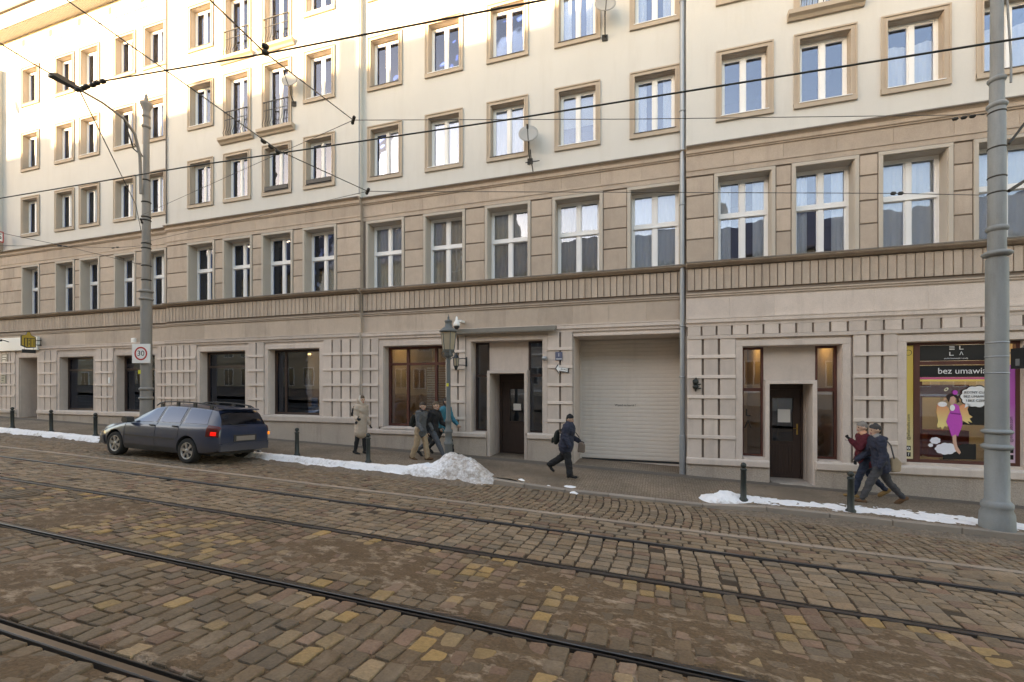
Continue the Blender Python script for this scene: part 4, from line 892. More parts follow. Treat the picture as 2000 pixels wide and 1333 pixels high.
# ---- speed sign on it
sg = thing('speed_limit_sign', 'white square sign with red ring and number 30 on the left pole', 'sign', (px+.08, py_-.21, .97), R(14))
white_p = mat('sign_white', (.78, .78, .76), .5, .03); red_p = mat('sign_red', (.50, .03, .025), .5, .05)
mb = MB(); mb.box(-.29, .29, 0, .012, -.29, .29); mb.box(-.3, .3, .012, .02, -.3, .3); link('plate', mb.mesh('plate', white_p), sg)
def ring_plate(r0, r1, y0, y1, n=36):
    mb = MB(); v = []
    for y in (y0, y1):
        for r in (r0, r1): v += [(r*math.cos(2*math.pi*k/n), y, r*math.sin(2*math.pi*k/n)) for k in range(n)]
    f = []
    for k in range(n):
        j = (k+1) % n; f += [(k, j, n+j, n+k), (2*n+k, 3*n+k, 3*n+j, 2*n+j), (n+k, n+j, 3*n+j, 3*n+k), (k, 2*n+k, 2*n+j, j)]
    return mb.add(v, f)
link('red_ring', ring_plate(.165, .21, -.004, .001).mesh('red_ring', red_p), sg)
for ch, dx in (('3', -.062), ('0', .062)):
    me = text_mesh(ch, .235, .002); me.materials.clear(); me.materials.append(iron); link('digit', me, sg, (dx, -.003, .0), (R(90), 0, 0), (1.05, 1, 1))
st = thing('pole_sticker', 'small yellow sticker below the speed sign', 'sticker', (px-.03, py_-.158, .40), R(14)); mb = MB(); mb.box(-.07, .07, 0, .003, -.06, .06); link('sticker_sheet', mb.mesh('sticker_sheet', mat('yellow_sticker', (.62, .58, .06), .6)), st)
# ---- right tram pole
LATHE_K = .78
px2, py2 = 5.5, 9.98; gz2 = g(px2); RP = thing('tram_pole', 'thick blue-grey tram pole with moulded rings at the right edge', 'pole', (px2, py2, gz2))
def z2(z): return z-gz2
mb = MB(); mb.lathe([(.29, -.08), (.295, .02), (.285, .26), (.245, .34), (.265, .37), (.265, .43), (.23, .47), (.205, .49), (.198, z2(-1.1)), (.192, z2(-.6)), (.185, z2(2.15))], n=32); link('lower_shaft', mb.mesh('lower_shaft', pole_m), RP)
mb = MB(); mb.lathe([(.155, z2(2.15)), (.15, z2(2.7)), (.145, z2(4.75)), (.125, z2(4.85)), (.122, z2(5.25)), (.112, z2(5.35)), (.10, z2(9.0))], n=28); link('upper_shaft', mb.mesh('upper_shaft', pole_m), RP)
for z, r, h, o in ((2.24, .18, .05, .075), (2.67, .15, .05, .04), (5.22, .118, .05, .04), (4.78, .143, .045, .035), (-.80, .192, .045, .07), (-1.06, .197, .05, .065)): ring(RP, 0, z2(z), r, h, pole_m, 'moulding', o)
for z, r in ((4.66, .145), (4.05, .147), (3.55, .149), (3.28, .149), (.72, .188), (.48, .188), (.2, .189)): ring(RP, 0, z2(z), r, .014, clampm if z > 2 else steel, 'clamp_band', .012)
LATHE_K = 1.0
mb = MB(); mb.tube([(.10, -.02, z2(7)), (.15, -.06, z2(5.6)), (.155, -.06, z2(5.3)), (.14, -.08, z2(5.1))], .016, 6); link('cable', mb.mesh('cable', pole_m), RP)
for pts_, r_ in (([(.16, 0, z2(3.3)), (.4, .1, z2(3.46)), (.7, .2, z2(3.62))], .028), ([(.16, 0, z2(4.1)), (.45, .1, z2(4.5))], .02)): mb = MB(); mb.tube(pts_, r_, 7); link('insulator', mb.mesh('insulator', clampm), RP)
# ---- old street lantern
lx, ly = -5.10, 10.5; lz = g(lx); LN = thing('street_lantern', 'old cast iron street lantern standing behind the snow heap', 'street lamp', (lx, ly, lz))
lant = mat('grey_green_cast_iron', (.115, .125, .125), .55, .15, 4, .002, 60); lglass = mat('frosted_lantern_glass', (.36, .30, .22), .35, .08, 5)
def zl(z): return z-lz
mb = MB(); mb.lathe([(.125, -.1), (.125, .05), (.105, .1), (.098, .55), (.12, .57), (.12, .62), (.09, .65), (.088, .85), (.115, .88), (.115, .93), (.075, .97), (.072, 1.12), (.085, 1.14), (.085, 1.18), (.058, 1.24), (.052, zl(.62)), (.065, zl(.66)), (.05, zl(.70))], n=18); link('post', mb.mesh('post', lant), LN)
mb = MB(); mb.lathe([(.05, zl(.68)), (.13, zl(.74)), (.10, zl(.80)), (.14, zl(.84)), (.155, zl(.89))], n=12); link('lamp_base', mb.mesh('lamp_base', lant), LN)
mb = MB(); mb.lathe([(.145, zl(.89)), (.195, zl(1.34))], n=6, smooth=False, a0=R(10)); link('lantern_glass', mb.mesh('lantern_glass', lglass), LN)
for k in range(6):
    a = R(10)+k*math.pi/3; mb = MB(); mb.tube([(.148*math.cos(a), .148*math.sin(a), zl(.885)), (.20*math.cos(a), .20*math.sin(a), zl(1.35))], .011, 5); link('glazing_bar', mb.mesh('glazing_bar', lant), LN)
mb = MB(); mb.lathe([(.205, zl(1.33)), (.235, zl(1.345)), (.235, zl(1.365)), (.17, zl(1.42)), (.10, zl(1.47)), (.085, zl(1.56)), (.09, zl(1.58)), (.10, zl(1.60)), (.10, zl(1.625)), (.04, zl(1.65)), (.02, zl(1.68)), (.03, zl(1.70)), (.012, zl(1.74)), (.003, zl(1.80))], n=18); link('lantern_roof', mb.mesh('lantern_roof', lant), LN)
for k in range(4):
    a = R(40)+k*math.pi/2; mb = MB(); mb.tube([(.06*math.cos(a), .06*math.sin(a), zl(.66)), (.15*math.cos(a), .15*math.sin(a), zl(.72)), (.17*math.cos(a), .17*math.sin(a), zl(.80)), (.13*math.cos(a), .13*math.sin(a), zl(.86))], .012, 5); link('scroll', mb.mesh('scroll', lant), LN)
st = thing('pole_sticker', 'small yellow sticker on the lantern post', 'sticker', (lx+.0, ly-.057, 0)); mb = MB(); mb.box(-.03, .03, 0, .003, -.04, .04); link('sticker_sheet', mb.mesh('sticker_sheet', MATS['yellow_sticker']), st)
# ---- bollards
boll_m = mat('black_green_bollard', (.028, .034, .032), .45, .2, 4)
bm_ = MB(); bm_.lathe([(.085, -.05), (.085, .03), (.058, .06), (.052, .60), (.064, .61), (.064, .635), (.045, .65)], n=16); bmesh1 = bm_.mesh('post', boll_m)
bm_ = MB(); bm_.lathe([(.03, .65)]+[(.056*math.sin(a), .705-.056*math.cos(a)) for a in [R(25*k) for k in range(1, 7)]]+[(.004, .762)], n=14); bmesh2 = bm_.mesh('ball', boll_m)
for s, lab in ((-22.3, 'leftmost black bollard, in front of the dark doorway'), (-20.1, 'second black bollard from the left'), (-17.8, 'black bollard just ahead of the car bonnet'), (-9.5, 'black bollard just behind the car'), (-7.2, 'black bollard in front of the person in the beige coat'),
               (1.6, 'black bollard before the salon entrance, in the snow'), (3.42, 'black bollard before the couple, in the snow')):
    b_ = thing('bollard', lab, 'bollard', (s, 10.1, g(s)), 0, 'bollards along the kerb'); link('post', bmesh1, b_); link('ball', bmesh2, b_)
# ================================================================== overhead wires
wire_m = mat('dark_green_copper_wire', (.02, .026, .022), .6, .1); thin_m = mat('grey_span_wire', (.06, .058, .055), .6, .1)
def wire(name, label, pts, r, sag=0.0, m=None):
    t = thing(name, label, 'wire', pts[0]); P0 = Vector(pts[0]); full = []
    for a, b in zip(pts[:-1], pts[1:]):
        a, b = Vector(a), Vector(b); n = max(2, int((b-a).length/1.2))
        for k in range(n): q = a.lerp(b, k/n); q.z -= sag*4*(k/n)*(1-k/n); full.append(q-P0)
    full.append(Vector(pts[-1])-P0); mb = MB(); mb.tube(full, r, 5); link('cable', mb.mesh('cable', m or thin_m), t); return t
def knot(t, p, axis, n=3, r=.035, l=.14):
    p = Vector(p)-t.location; ax = Vector(axis).normalized(); mb = MB()
    for k in range(n): c = p+ax*(l*(k-(n-1)/2)); mb.tube([c-ax*l*.36, c-ax*l*.2, c+ax*l*.2, c+ax*l*.36], [r*.4, r, r, r*.4], 7)
    link('insulator', mb.mesh('insulator', clampm), t)
def wz(x): return road(x, 5.9)+5.77
w1 = wire('contact_wire', 'dark contact wire crossing the whole picture above the far track', [(x, 5.9, wz(x)-(.04 if i % 2 else 0)) for i, x in enumerate(range(-44, 17, 6))], .0115, 0, wire_m)
N1 = at(155, 176, 4.0); q2 = at(1090, -5, 4.15); 
w2 = wire('contact_wire', 'upper contact wire over the near track, leaving at the top', [N1, at(205, 158, 4.0), at(520, 105, 4.05), at(1000, 12, 4.14), q2, q2+(q2-N1).normalized()*9], .0098, 0, wire_m)
for k, (a_, b_) in enumerate(((158, 174), (175, 168), (195, 161))): knot(w2, at(a_, b_, 4.0), (1, 0, -.03), 2, .03, .12)
pa = Vector((px, py_-.15, 4.8)); w3 = wire('span_wire', 'thin wire from the lamp arm down to the left pole', [N1, at(265, 400, 8.5), pa], .0085); knot(w3, at(276, 432, 9.2), (at(285, 455, 9.6)-at(265, 400, 8.6)), 2, .03, .16)
w4 = wire('span_wire', 'thin wire running off the top left corner', [N1, at(60, 122, 3.6), at(0, 85, 3.3), at(-120, 10, 2.6)], .0085)
K1 = Vector((-5.92, 5.9, wz(-5.92))); N3 = at(718, 374, 7.5); s1 = Vector((-6.74, 3.53, 4.6))
hook = lambda z, o=.17: Vector((px2-o, py2, z))
w5 = wire('span_wire', 'span wire from the top left down to the lower wire joint', [s1+(s1-K1).normalized()*7.5, s1, K1+Vector((0, 0, .03)), N3], .0085); knot(w5, K1.lerp(s1, .05), (s1-K1), 3, .032, .12); knot(w5, N3, (1, -1, 0), 3, .03, .09)
w6 = wire('span_wire', 'lower span wire from the wire joint to the right pole', [N3, at(1740, 378, 9.2), hook(3.27)], .0065); knot(w6, at(1752, 378, 9.3), (1, .3, 0), 2, .03, .12)
w7 = wire('span_wire', 'faint wire from the lower joint back to the left pole', [N3, Vector((px, py_-.16, 4.43))], .0055)
K2 = at(518, 104, 4.05); N2 = at(690, 235, 7.0); s2 = at(410, 0, 3.09)
w8 = wire('span_wire', 'span wire from the top edge down to the upper wire joint', [s2+(s2-K2)*2.2, s2, K2, N2], .0085); knot(w8, K2+Vector((0, 0, .04)), (0, 0, 1), 2, .04, .07); knot(w8, N2, (1, -1, 0), 3, .03, .09)
w9 = wire('span_wire', 'upper span wire from the wire joint to the right pole', [N2, at(1240, 233, 8.3), hook(4.66)], .0065); knot(w9, hook(4.66, .45), (1, 0, 0), 3, .03, .12)
w10 = wire('span_wire', 'faint wire from the upper joint back to the left pole', [N2, Vector((px, py_-.16, 5.28))], .0055)
w11 = wire('span_wire', 'wire from the left pole slanting up to the left edge', [Vector((px, py_-.17, 3.75)), at(122, 480, 9.4), at(0, 455, 8.6), at(-100, 435, 8)], .0085); knot(w11, at(122, 481, 9.4), (1, .3, -.1), 2, .025, .2)
w12 = wire('span_wire', 'level wire from the left pole to the left edge', [Vector((px, py_-.17, 4.33)), at(225, 484, 9.7), at(0, 480, 8.4)], .0065); knot(w12, at(225, 484, 9.7), (1, 0, 0), 2, .02, .2)
# ================================================================== dishes and wall fittings
dish_m = mat('pale_dish', (.33, .325, .31), .5, .05)
def dish(s, y, z, r, label, D, rz=-10, tilt=22):
    t = thing('satellite_dish', label, 'dish', (s, y, z), R(rz)); n = 24; mb = MB(); v = [(0, .06, 0)]; f = []
    for k, q in enumerate((.35, .7, 1.0)):
        for i in range(n): a = 2*math.pi*i/n; v.append((r*.92*q*math.cos(a), .06-.06*q*q, r*q*math.sin(a)))
    f += [(0, 1+i, 1+(i+1) % n) for i in range(n)]
    for k in range(2): f += [(1+k*n+i, 1+(k+1)*n+i, 1+(k+1)*n+(i+1) % n, 1+k*n+(i+1) % n) for i in range(n)]
    b0 = len(v); v += [(x, y_+.012, z_) for x, y_, z_ in v]; f += [tuple(b0+i for i in q)[::-1] for q in f[:]]; f += [(1+2*n+i, b0+1+2*n+i, b0+1+2*n+(i+1) % n, 1+2*n+(i+1) % n) for i in range(n)]
    mb.add(v, f, 0, True); d_ = link('reflector', mb.mesh('reflector', dish_m), t, (0, 0, 0), (R(-tilt), 0, 0))
    mb = MB(); mb.tube([(0, .02, -r*.95), (0, -.2, -r*.55), (.0, -.36, -.02)], .012, 6); mb.tube([(0, -.33, -.06), (0, -.40, .03)], .028, 8); link('feed_arm', mb.mesh('feed_arm', iron), t)
    mb = MB(); mb.tube([(0, .08, 0), (0, .10, -.1), (0, .10, -.45), (.03, D-y-.01, -.62)], .018, 6); mb.box(-.05, .1, D-y-.03, D-y, -.70, -.54); link('mast', mb.mesh('mast', clampm), t); return t
dish(-11.65, 12.05, 10.1, .29, 'round satellite dish beside the upper balcony door', DB, 20); dsh = dish(-3.46, 12.15, 6.98, .30, 'round satellite dish above the cornice, on a long mast', DC, 12); dish(-1.35, 12.1, 10.0, .30, 'satellite dish at the top edge of the picture', DC, 12); dish(-27.75, 11.75, 12.5, .32, 'satellite dish on the oriel at the left edge', DA-.4, 40)
mb = MB(); mb.tube([(.04, .12, -.4), (.08, .16, -.75), (.12, .18, -1.0)], .018, 6); mb.tube([(-.1, .2, -.72), (.3, .2, -.68)], .012, 6); link('strut', mb.mesh('strut', clampm), dsh)
wlm = MATS['sign_white']
t = thing('surveillance_camera', 'white dome camera on the fascia above the lantern', 'camera', (-5.66, 12.2, 1.80)); mb = MB(); mb.lathe([(.0, .22), (.03, .17), (.04, .10), (.095, .0), (.10, -.06), (.085, -.08)], n=16); mb.box(.05, .14, .0, .28, .04, .1); link('housing', mb.mesh('housing', wlm), t); mb = MB(); mb.lathe([(.08, -.08), (.075, -.13), (.04, -.17), (.0, -.18)], n=14); link('dome', mb.mesh('dome', iron), t)
t = thing('surveillance_camera', 'small grey dome camera beside the entrance', 'camera', (-3.05, 12.36, .74)); mb = MB(); mb.lathe([(.02, .05), (.075, .04), (.08, .0), (.06, -.05), (.0, -.08)], n=14); mb.box(-.02, .02, .0, .12, .01, .05); link('dome', mb.mesh('dome', steel), t)
t = thing('wall_lantern', 'small black wall lantern on a bracket left of the entrance', 'lamp', (-5.68, 12.2, .68)); mb = MB(); mb.lathe([(.01, -.26), (.05, -.20), (.075, -.12)], n=6, smooth=False); mb.lathe([(.10, .10), (.07, .15), (.03, .20), (.01, .27)], n=6, smooth=False)
for k in range(6): a = k*math.pi/3; mb.tube([(.075*math.cos(a), .075*math.sin(a), -.12), (.095*math.cos(a), .095*math.sin(a), .10)], .009, 4)
link('cage', mb.mesh('cage', iron), t); mb = MB(); mb.lathe([(.068, -.12), (.088, .10)], n=6, smooth=False); link('lamp_glass', mb.mesh('lamp_glass', lglass), t); mb = MB(); mb.tube([(.09, 0, .08), (.17, .1, .10), (.18, .27, .10)], .012, 5); mb.tube([(.09, 0, -.1), (.17, .1, -.10), (.18, .27, -.10)], .012, 5); mb.box(.12, .24, .25, .275, -.14, .14); link('bracket', mb.mesh('bracket', iron), t)
blue_p = mat('blue_plate', (.10, .11, .17), .5, .06)
t = thing('house_number_plate', 'small dark blue enamel house number plate beside the shutter', 'plate', (-2.66, DC-.075, .80)); mb = MB(); mb.box(-.10, .10, 0, .012, -.115, .115); link('plate', mb.mesh('plate', blue_p), t); me = text_mesh('1', .13, .001); me.materials.clear(); me.materials.append(wlm); link('digit', me, t, (0, -.001, .025), (R(90), 0, 0)); mb = MB(); mb.box(-.08, .08, -.002, 0, -.09, -.075); link('stripe', mb.mesh('stripe', wlm), t)
t = thing('arrow_sign', 'white arrow-shaped sign pointing left beside the shutter', 'sign', (-2.52, DC-.09, .43), 0); pl = [(-.24, .03), (-.15, .16), (-.16, .07), (.14, .02), (.14, -.10), (-.15, -.05), (-.13, -.14)]; mb = MB(); mb.prism([(x, z-(.0)) for x, z in pl], 'y', -.008, .012); link('border', mb.mesh('border', iron), t); mb = MB(); mb.prism([(x*.86-.005, z*.80+.002) for x, z in pl], 'y', -.012, -.008); link('arrow_face', mb.mesh('arrow_face', wlm), t)
me = text_mesh('BIURO', .062, .001); me.materials.clear(); me.materials.append(iron); link('lettering', me, t, (.01, -.014, -.012), (R(90), R(9), 0))
t = thing('fire_valve', 'black cast hydrant valve on the wall right of the downpipe', 'valve', (.86, DD-.10, .0)); vm_ = mat('dark_green_iron', (.018, .022, .020), .5, .2, 8)
for nm, prof, zc in (('upper_coupling', [(.02, -.06), (.06, -.05), (.07, -.02), (.07, .03), (.05, .06), (.02, .07)], .07), ('lower_coupling', [(.02, -.07), (.055, -.05), (.07, -.01), (.065, .03), (.03, .05)], -.05)): mb = MB(); mb.lathe(prof, (0, 0, zc), 12); link(nm, mb.mesh(nm, vm_), t)
mb = MB(); mb.tube([(.01, 0, .14), (.01, 0, .18)], .018, 6); mb.tube([(0, 0, -.1), (0, 0, -.17)], .02, 6); mb.tube([(.05, 0, 0), (.12, .02, .02)], .014, 5); mb.tube([(.05, 0, -.1), (.12, .02, -.08)], .016, 5); mb.box(-.05, .05, .03, .1, -.1, .1); link('stem', mb.mesh('stem', vm_), t)
t = thing('alarm_box', 'small white alarm box on the fascia left of the tram pole', 'alarm', (-19.7, DA-.09, 1.72)); mb = MB(); mb.box(-.10, .10, 0, .1, -.12, .12, 0, .02); link('case', mb.mesh('case', wlm), t); mb = MB(); mb.box(-.08, .08, .0, .09, -.17, -.12); link('lens', mb.mesh('lens', mat('amber', (.30, .13, .06), .4)), t)
t = thing('sign_board', 'long white shop fascia board over the far left doorway', 'sign', (-28.6, DA-.14, 1.78)); mb = MB(); mb.box(-2.6, 3.05, 0, .1, -.27, .30, 0, .01); link('board', mb.mesh('board', wlm), t); mb = MB(); mb.tube([(1.05, 0, .13), (1.1, -.25, .20), (1.2, -.40, .16)], .02, 5); mb.box(1.05, 1.4, -.46, -.36, .11, .17); link('spotlight', mb.mesh('spotlight', iron), t)
gold = mat('gold_sign', (.50, .34, .06), .5, .1, 4); t = thing('hanging_sign', 'gold house-shaped sign hanging over the far left doorway', 'sign', (-25.52, 12.08, 1.90))
def yz(poly, x0, x1): return MB().prism(poly, 'x', x0, x1)
out = [(-.26, -.25), (-.26, .17), (-.16, .22), (-.10, .22), (-.07, .34), (.02, .36), (.06, .22), (.22, .14), (.22, -.30), (-.06, -.34)]
link('sign_body', yz(out, -.03, .03).mesh('sign_body', iron), t); link('gold_face', yz([(y*.90-.004, z*.92+.005) for y, z in out], .03, .036).mesh('gold_face', gold), t)
mb = MB()
for y0, y1, z0, z1 in ((-.17, .20, .06, .085), (-.17, -.145, -.26, .06), (-.075, -.05, -.28, .06), (.035, .06, -.28, .06), (.14, .16, -.24, .02), (-.02, .005, -.05, .02), (-.02, .005, -.2, -.13)): mb.box(.036, .04, y0, y1, z0, z1)
link('lettering', mb.mesh('lettering', iron), t); mb = MB(); mb.box(-.015, .015, .2, .46, -.0, .03); mb.box(-.015, .015, .2, .46, -.2, -.17); mb.box(-.06, .06, .44, .475, -.3, .15); link('bracket', mb.mesh('bracket', clampm), t)
mb = MB(); mb.box(-.012, .012, -.22, .22, -.55, -.40); link('lower_board', mb.mesh('lower_board', iron), t); mb = MB(); mb.box(-.003, .003, -.15, -.14, -.41, -.3); mb.box(-.003, .003, .14, .15, -.41, -.29); link('hanger', mb.mesh('hanger', iron), t)
t = thing('letter_sign', 'white projecting sign with red border at the left edge', 'sign', (-27.75, 11.98, 6.55)); link('border', yz([(-.3, -.24), (.3, -.24), (.3, .24), (-.3, .24)], -.02, .02).mesh('border', red_p), t); link('sign_face', yz([(-.26, -.20), (.26, -.20), (.26, .20), (-.26, .20)], .02, .025).mesh('sign_face', wlm), t); me = text_mesh('S', .34, .001); me.materials.clear(); me.materials.append(iron); link('lettering', me, t, (.027, .16, 0), (R(90), 0, R(90)))
for lab, s, z, w_, h_ in (('upper grey name plate left of the far doorway', -28.0, 1.18, .42, .42), ('lower pale plate left of the far doorway', -28.1, .30, .34, .44)):
    t = thing('wall_plate', lab, 'plate', (s, DA-.075, z)); mb = MB(); mb.box(-w_/2, w_/2, 0, .015, -h_/2, h_/2); link('plate', mb.mesh('plate', mat('plate_grey', (.22, .21, .20), .5) if z > 1 else mat('plate_pale', (.33, .32, .27), .6)), t)
    mb = MB(); 
    for k in range(3): mb.box(-w_*.36, w_*.36-.05*k, -.002, 0, h_*.22-.11*k, h_*.22-.11*k+.035)
    tag(link('lettering', mb.mesh('lettering', wlm if z > 1 else iron), t), kind='stuff')
t = thing('intercom', 'small white intercom beside the left shop window', 'intercom', (-21.1, DA-.07, .2)); mb = MB(); mb.box(-.05, .05, 0, .02, -.14, .1, 0, .006); link('case', mb.mesh('case', wlm), t)

# ================================================================== salon window right of the couple
fy = DD+.10; sw = MB(); a0, a1, zb0, zt0 = 5.22, 7.25, -1.74, .95; fr = .06
sw.box(a0, a1, fy, fy+.1, zt0-.07, zt0); sw.box(a0, a1, fy, fy+.1, zb0, zb0+.08)
for x0, x1 in ((a0, a0+.02), (5.405, 5.515), (6.95, 7.03), (7.17, a1)): sw.box(x0, x1, fy, fy+.1, zb0+.08, zt0-.07)
sw.box(5.515, 6.95, fy+.005, fy+.095, .44, .52); salon = child(sw, 'shop_window', wood_red, bldR)
ground_surround(bldR, a0, a1, zb0, zt0, DD, e=.18, depth=.1, top=1.14, par=salon)
for l in ((5.515, 6.95, .52, zt0-.07), (5.515, 6.95, zb0+.08, .44)): pane(l, fy+.045, salon, glass_sh)
rb = room_box(a0, a1, zb0-.3, zt0, fy+.13, 3.0, salon, mat('salon_room', (.62, .58, .48), .9, .1), .1)
mb = MB(); mb.box(5.7, 6.9, fy+1.0, fy+1.06, -.30, .0); mb.box(5.9, 5.96, fy+.9, fy+.96, -1.7, .3); mb.box(6.2, 7.0, fy+1.2, fy+1.5, -1.75, -1.1); mb.box(5.3, 7.1, fy+.5, fy+.56, .30, .42); child(mb, 'salon_furniture', mat('salon_red', (.22, .05, .05), .6), salon)
salon_lamp = mat('salon_lamp', (.9, .85, .7), .5, emit=((1.0, .80, .55), .9))
for x0, x1, yy in ((5.6, 6.9, fy+.7), (5.9, 7.2, fy+1.9)): mb = MB(); mb.box(x0, x1, yy, yy+.35, 1.12, 1.16); child(mb, 'ceiling_lamp_and_fill', salon_lamp, salon)
for sw_ in [o for o in C.objects if o.name.startswith('side_window') and o.parent is bldR]:
    xs_ = [v.co.x for v in sw_.data.vertices]; mb = MB(); mb.box(min(xs_)+.05, max(xs_)-.05, DD+.8, DD+1.4, 1.13, 1.16); child(mb, 'ceiling_lamp_and_fill', lamp_fill_glow, sw_)
# second, plain window further right, out of the picture
shopwin(bldR, 9.2, 10.8, -1.74, .95, DD, m=wood_red)
blk = mat('black_print', (.012, .011, .011), .5); wht = mat('white_print', (.80, .80, .80), .6); yel = mat('yellow_print', (.74, .55, .15), .6, .03); pinkl = mat('pink_print', (.62, .10, .25), .6); 
def grad_mat(name, c0, c1, z0, z1):
    m = bpy.data.materials.new(name); m.use_nodes = True; N = m.node_tree.nodes; L = m.node_tree.links; b = N['Principled BSDF']; b.inputs['Roughness'].default_value = .6
    geo = N.new('ShaderNodeNewGeometry'); sp = N.new('ShaderNodeSeparateXYZ'); L.new(geo.outputs['Position'], sp.inputs[0]); mr = N.new('ShaderNodeMapRange'); mr.inputs[1].default_value = z0; mr.inputs[2].default_value = z1; L.new(sp.outputs[2], mr.inputs[0])
    mx = N.new('ShaderNodeMix'); mx.data_type = 'RGBA'; mx.inputs[6].default_value = (*c0, 1); mx.inputs[7].default_value = (*c1, 1); L.new(mr.outputs[0], mx.inputs[0]); L.new(mx.outputs[2], b.inputs['Base Color']); return m
def stack_(x0, x1, y0, y1, z0, z1): return MB().box(x0, x1, y0, y1, z0, z1)
strip = thing('window_strip', 'tall yellow printed strip at the left of the salon window', 'sticker', (5.312, fy+.02, -.4)); child(stack_(5.242, 5.402, fy+.02, fy+.03, zb0+.08, zt0-.07), 'sheet', grad_mat('yellow_strip_print', (.74, .66, .42), (.74, .52, .12), -1.7, -.2), strip)
wlet('@ellastudio.com', .085, iron, strip, (5.315, fy+.018, -.95), (R(90), R(-90), 0))
for z in (-1.42, -1.56): child(stack_(5.275, 5.355, fy+.017, fy+.02, z-.05, z+.05), 'icon', blk, strip)
wlet('f', .10, wht, strip, (5.315, fy+.015, -1.56)); child(ring_plate(.015, .028, 0, .003).mesh('icon_ring', wht), 'icon_ring', None, strip, (5.315, fy+.014, -1.42)); child(ring_plate(.055, .063, 0, .003).mesh('badge', blk), 'badge', None, strip, (5.315, fy+.016, .72))
strip2 = thing('window_strip', 'tall magenta printed strip right of the pole in the salon window', 'sticker', (7.10, fy+.02, -.4)); child(stack_(7.03, 7.17, fy+.02, fy+.03, zb0+.08, .42), 'sheet', grad_mat('magenta_strip_print', (.66, .50, .60), (.50, .10, .42), -1.6, -.4), strip2)
wlet('@ellastudio.com', .08, iron, strip2, (7.10, fy+.018, -.95), (R(90), R(-90), 0))
for z in (-1.40, -1.54): child(stack_(7.06, 7.14, fy+.017, fy+.02, z-.05, z+.05), 'icon', blk, strip2)
sb = thing('salon_name_panel', 'dark panel with white ELLA letters at the top of the salon window', 'sign', (6.23, fy+.02, .7)); child(stack_(5.53, 6.93, fy+.03, fy+.04, .53, .87), 'panel', mat('dark_print', (.022, .020, .019), .4), sb)
# the letters: E of three bars, L, L and a lambda
def bars(lst): 
    m_ = MB()
    for q in lst: m_.box(*q)
    return m_
ex, ez = 6.10, .77
for nm, q in (('letter', [(ex-.045, ex+.045, fy+.024, fy+.03, ez+dz, ez+dz+.014) for dz in (0, .032, .064)]), ('letter', [(ex+.13, ex+.145, fy+.024, fy+.03, ez, ez+.08), (ex+.145, ex+.20, fy+.024, fy+.03, ez, ez+.014)]), ('letter', [(ex-.045, ex-.03, fy+.024, fy+.03, ez-.13, ez-.05), (ex-.03, ex+.03, fy+.024, fy+.03, ez-.13, ez-.116)])): child(bars(q), nm, wht, sb)
wlet('\u039b', .105, wht, sb, (ex+.165, fy+.027, ez-.09), name='letter'); wlet('studio kosmetyki i urody', .042, wht, sb, (ex+.07, fy+.027, ez-.19), name='tagline')
bb = thing('salon_banner', 'black banner reading bez umawiania with pink and yellow stripes', 'sign', (6.23, fy+.02, .25)); child(stack_(5.53, 6.93, fy+.03, fy+.038, .17, .425), 'banner', blk, bb); child(stack_(5.53, 6.93, fy+.03, fy+.038, .122, .166), 'stripe', pinkl, bb); child(stack_(5.53, 6.93, fy+.03, fy+.038, .075, .118), 'stripe', yel, bb)
wlet('bez umawiania', .185, wht, bb, (6.38, fy+.027, .30), sx=.98)
# angel picture stuck on the glass
ang = thing('window_sticker', 'sticker of a winged woman in a magenta dress on a cloud', 'sticker', (6.05, fy+.03, -.8))
def dq(px_, py_): v = at(px_, py_, fy+.03); return (v.x, v.z)
def patch(nm, pts, m, lift=0, parent=ang): 
    poly = [dq(*p) for p in pts]; child(MB().prism(poly, 'y', fy+.034-lift, fy+.036-lift), nm, m, parent)
def blob(nm, cx_, cy_, rx, ry, m, lift=0, n=26, lob=0, la=.1, parent=ang): patch(nm, [(cx_+rx*(1+la*abs(math.sin(lob*t/2)))*math.cos(t), cy_+ry*(1+la*abs(math.sin(lob*t/2)))*math.sin(t)) for t in [2*math.pi*k/n for k in range(n)]] if not lob else [(cx_+rx*(1-la+la*2*abs(math.sin(lob*t/2)))*math.cos(t), cy_+ry*(1-la+la*2*abs(math.sin(lob*t/2)))*math.sin(t)) for t in [2*math.pi*k/60 for k in range(60)]], m, lift, parent=parent)
mag = mat('magenta_print', (.55, .07, .45), .6, .1, 30); skinp = mat('skin_print', (.62, .36, .27), .6); hairp = mat('hair_print', (.03, .015, .015), .6); wing_m = grad_mat('wing_print', (.78, .62, .25), (.72, .20, .12), -.85, -.35)
patch('wing', [(1853, 797), (1838, 786), (1830, 792), (1829, 806), (1833, 822), (1830, 833), (1834, 836), (1838, 834), (1841, 840), (1846, 832), (1850, 836), (1855, 818), (1856, 806)], wing_m, .000)
patch('wing', [(1873, 795), (1884, 787), (1893, 792), (1890, 800), (1893, 810), (1900, 815), (1894, 818), (1899, 826), (1890, 823), (1894, 829), (1880, 822), (1875, 812)], wing_m, .000)
blob('wing_top', 1841, 790, 9, 5, wht, .003)
patch('dress', [(1860, 791), (1866, 789), (1873, 793), (1875, 803), (1879, 815), (1880, 830), (1873, 848), (1871, 853), (1866, 849), (1859, 853), (1854, 838), (1848, 824), (1852, 812), (1856, 804)], mag, .006)
blob('bodice', 1860, 797, 5, 6, wht, .009); patch('belt', [(1856, 806), (1876, 808), (1876, 811), (1856, 808.5)], mat('plum_print', (.25, .02, .22), .6), .009)
patch('leg', [(1860, 848), (1868, 848), (1868, 862), (1870, 872), (1877, 884), (1874, 888), (1866, 880), (1861, 864)], skinp, .004)
patch('arm', [(1859, 793), (1855, 788), (1850, 780), (1844, 783), (1843, 780), (1851, 776), (1857, 781), (1862, 789)], skinp, .006)
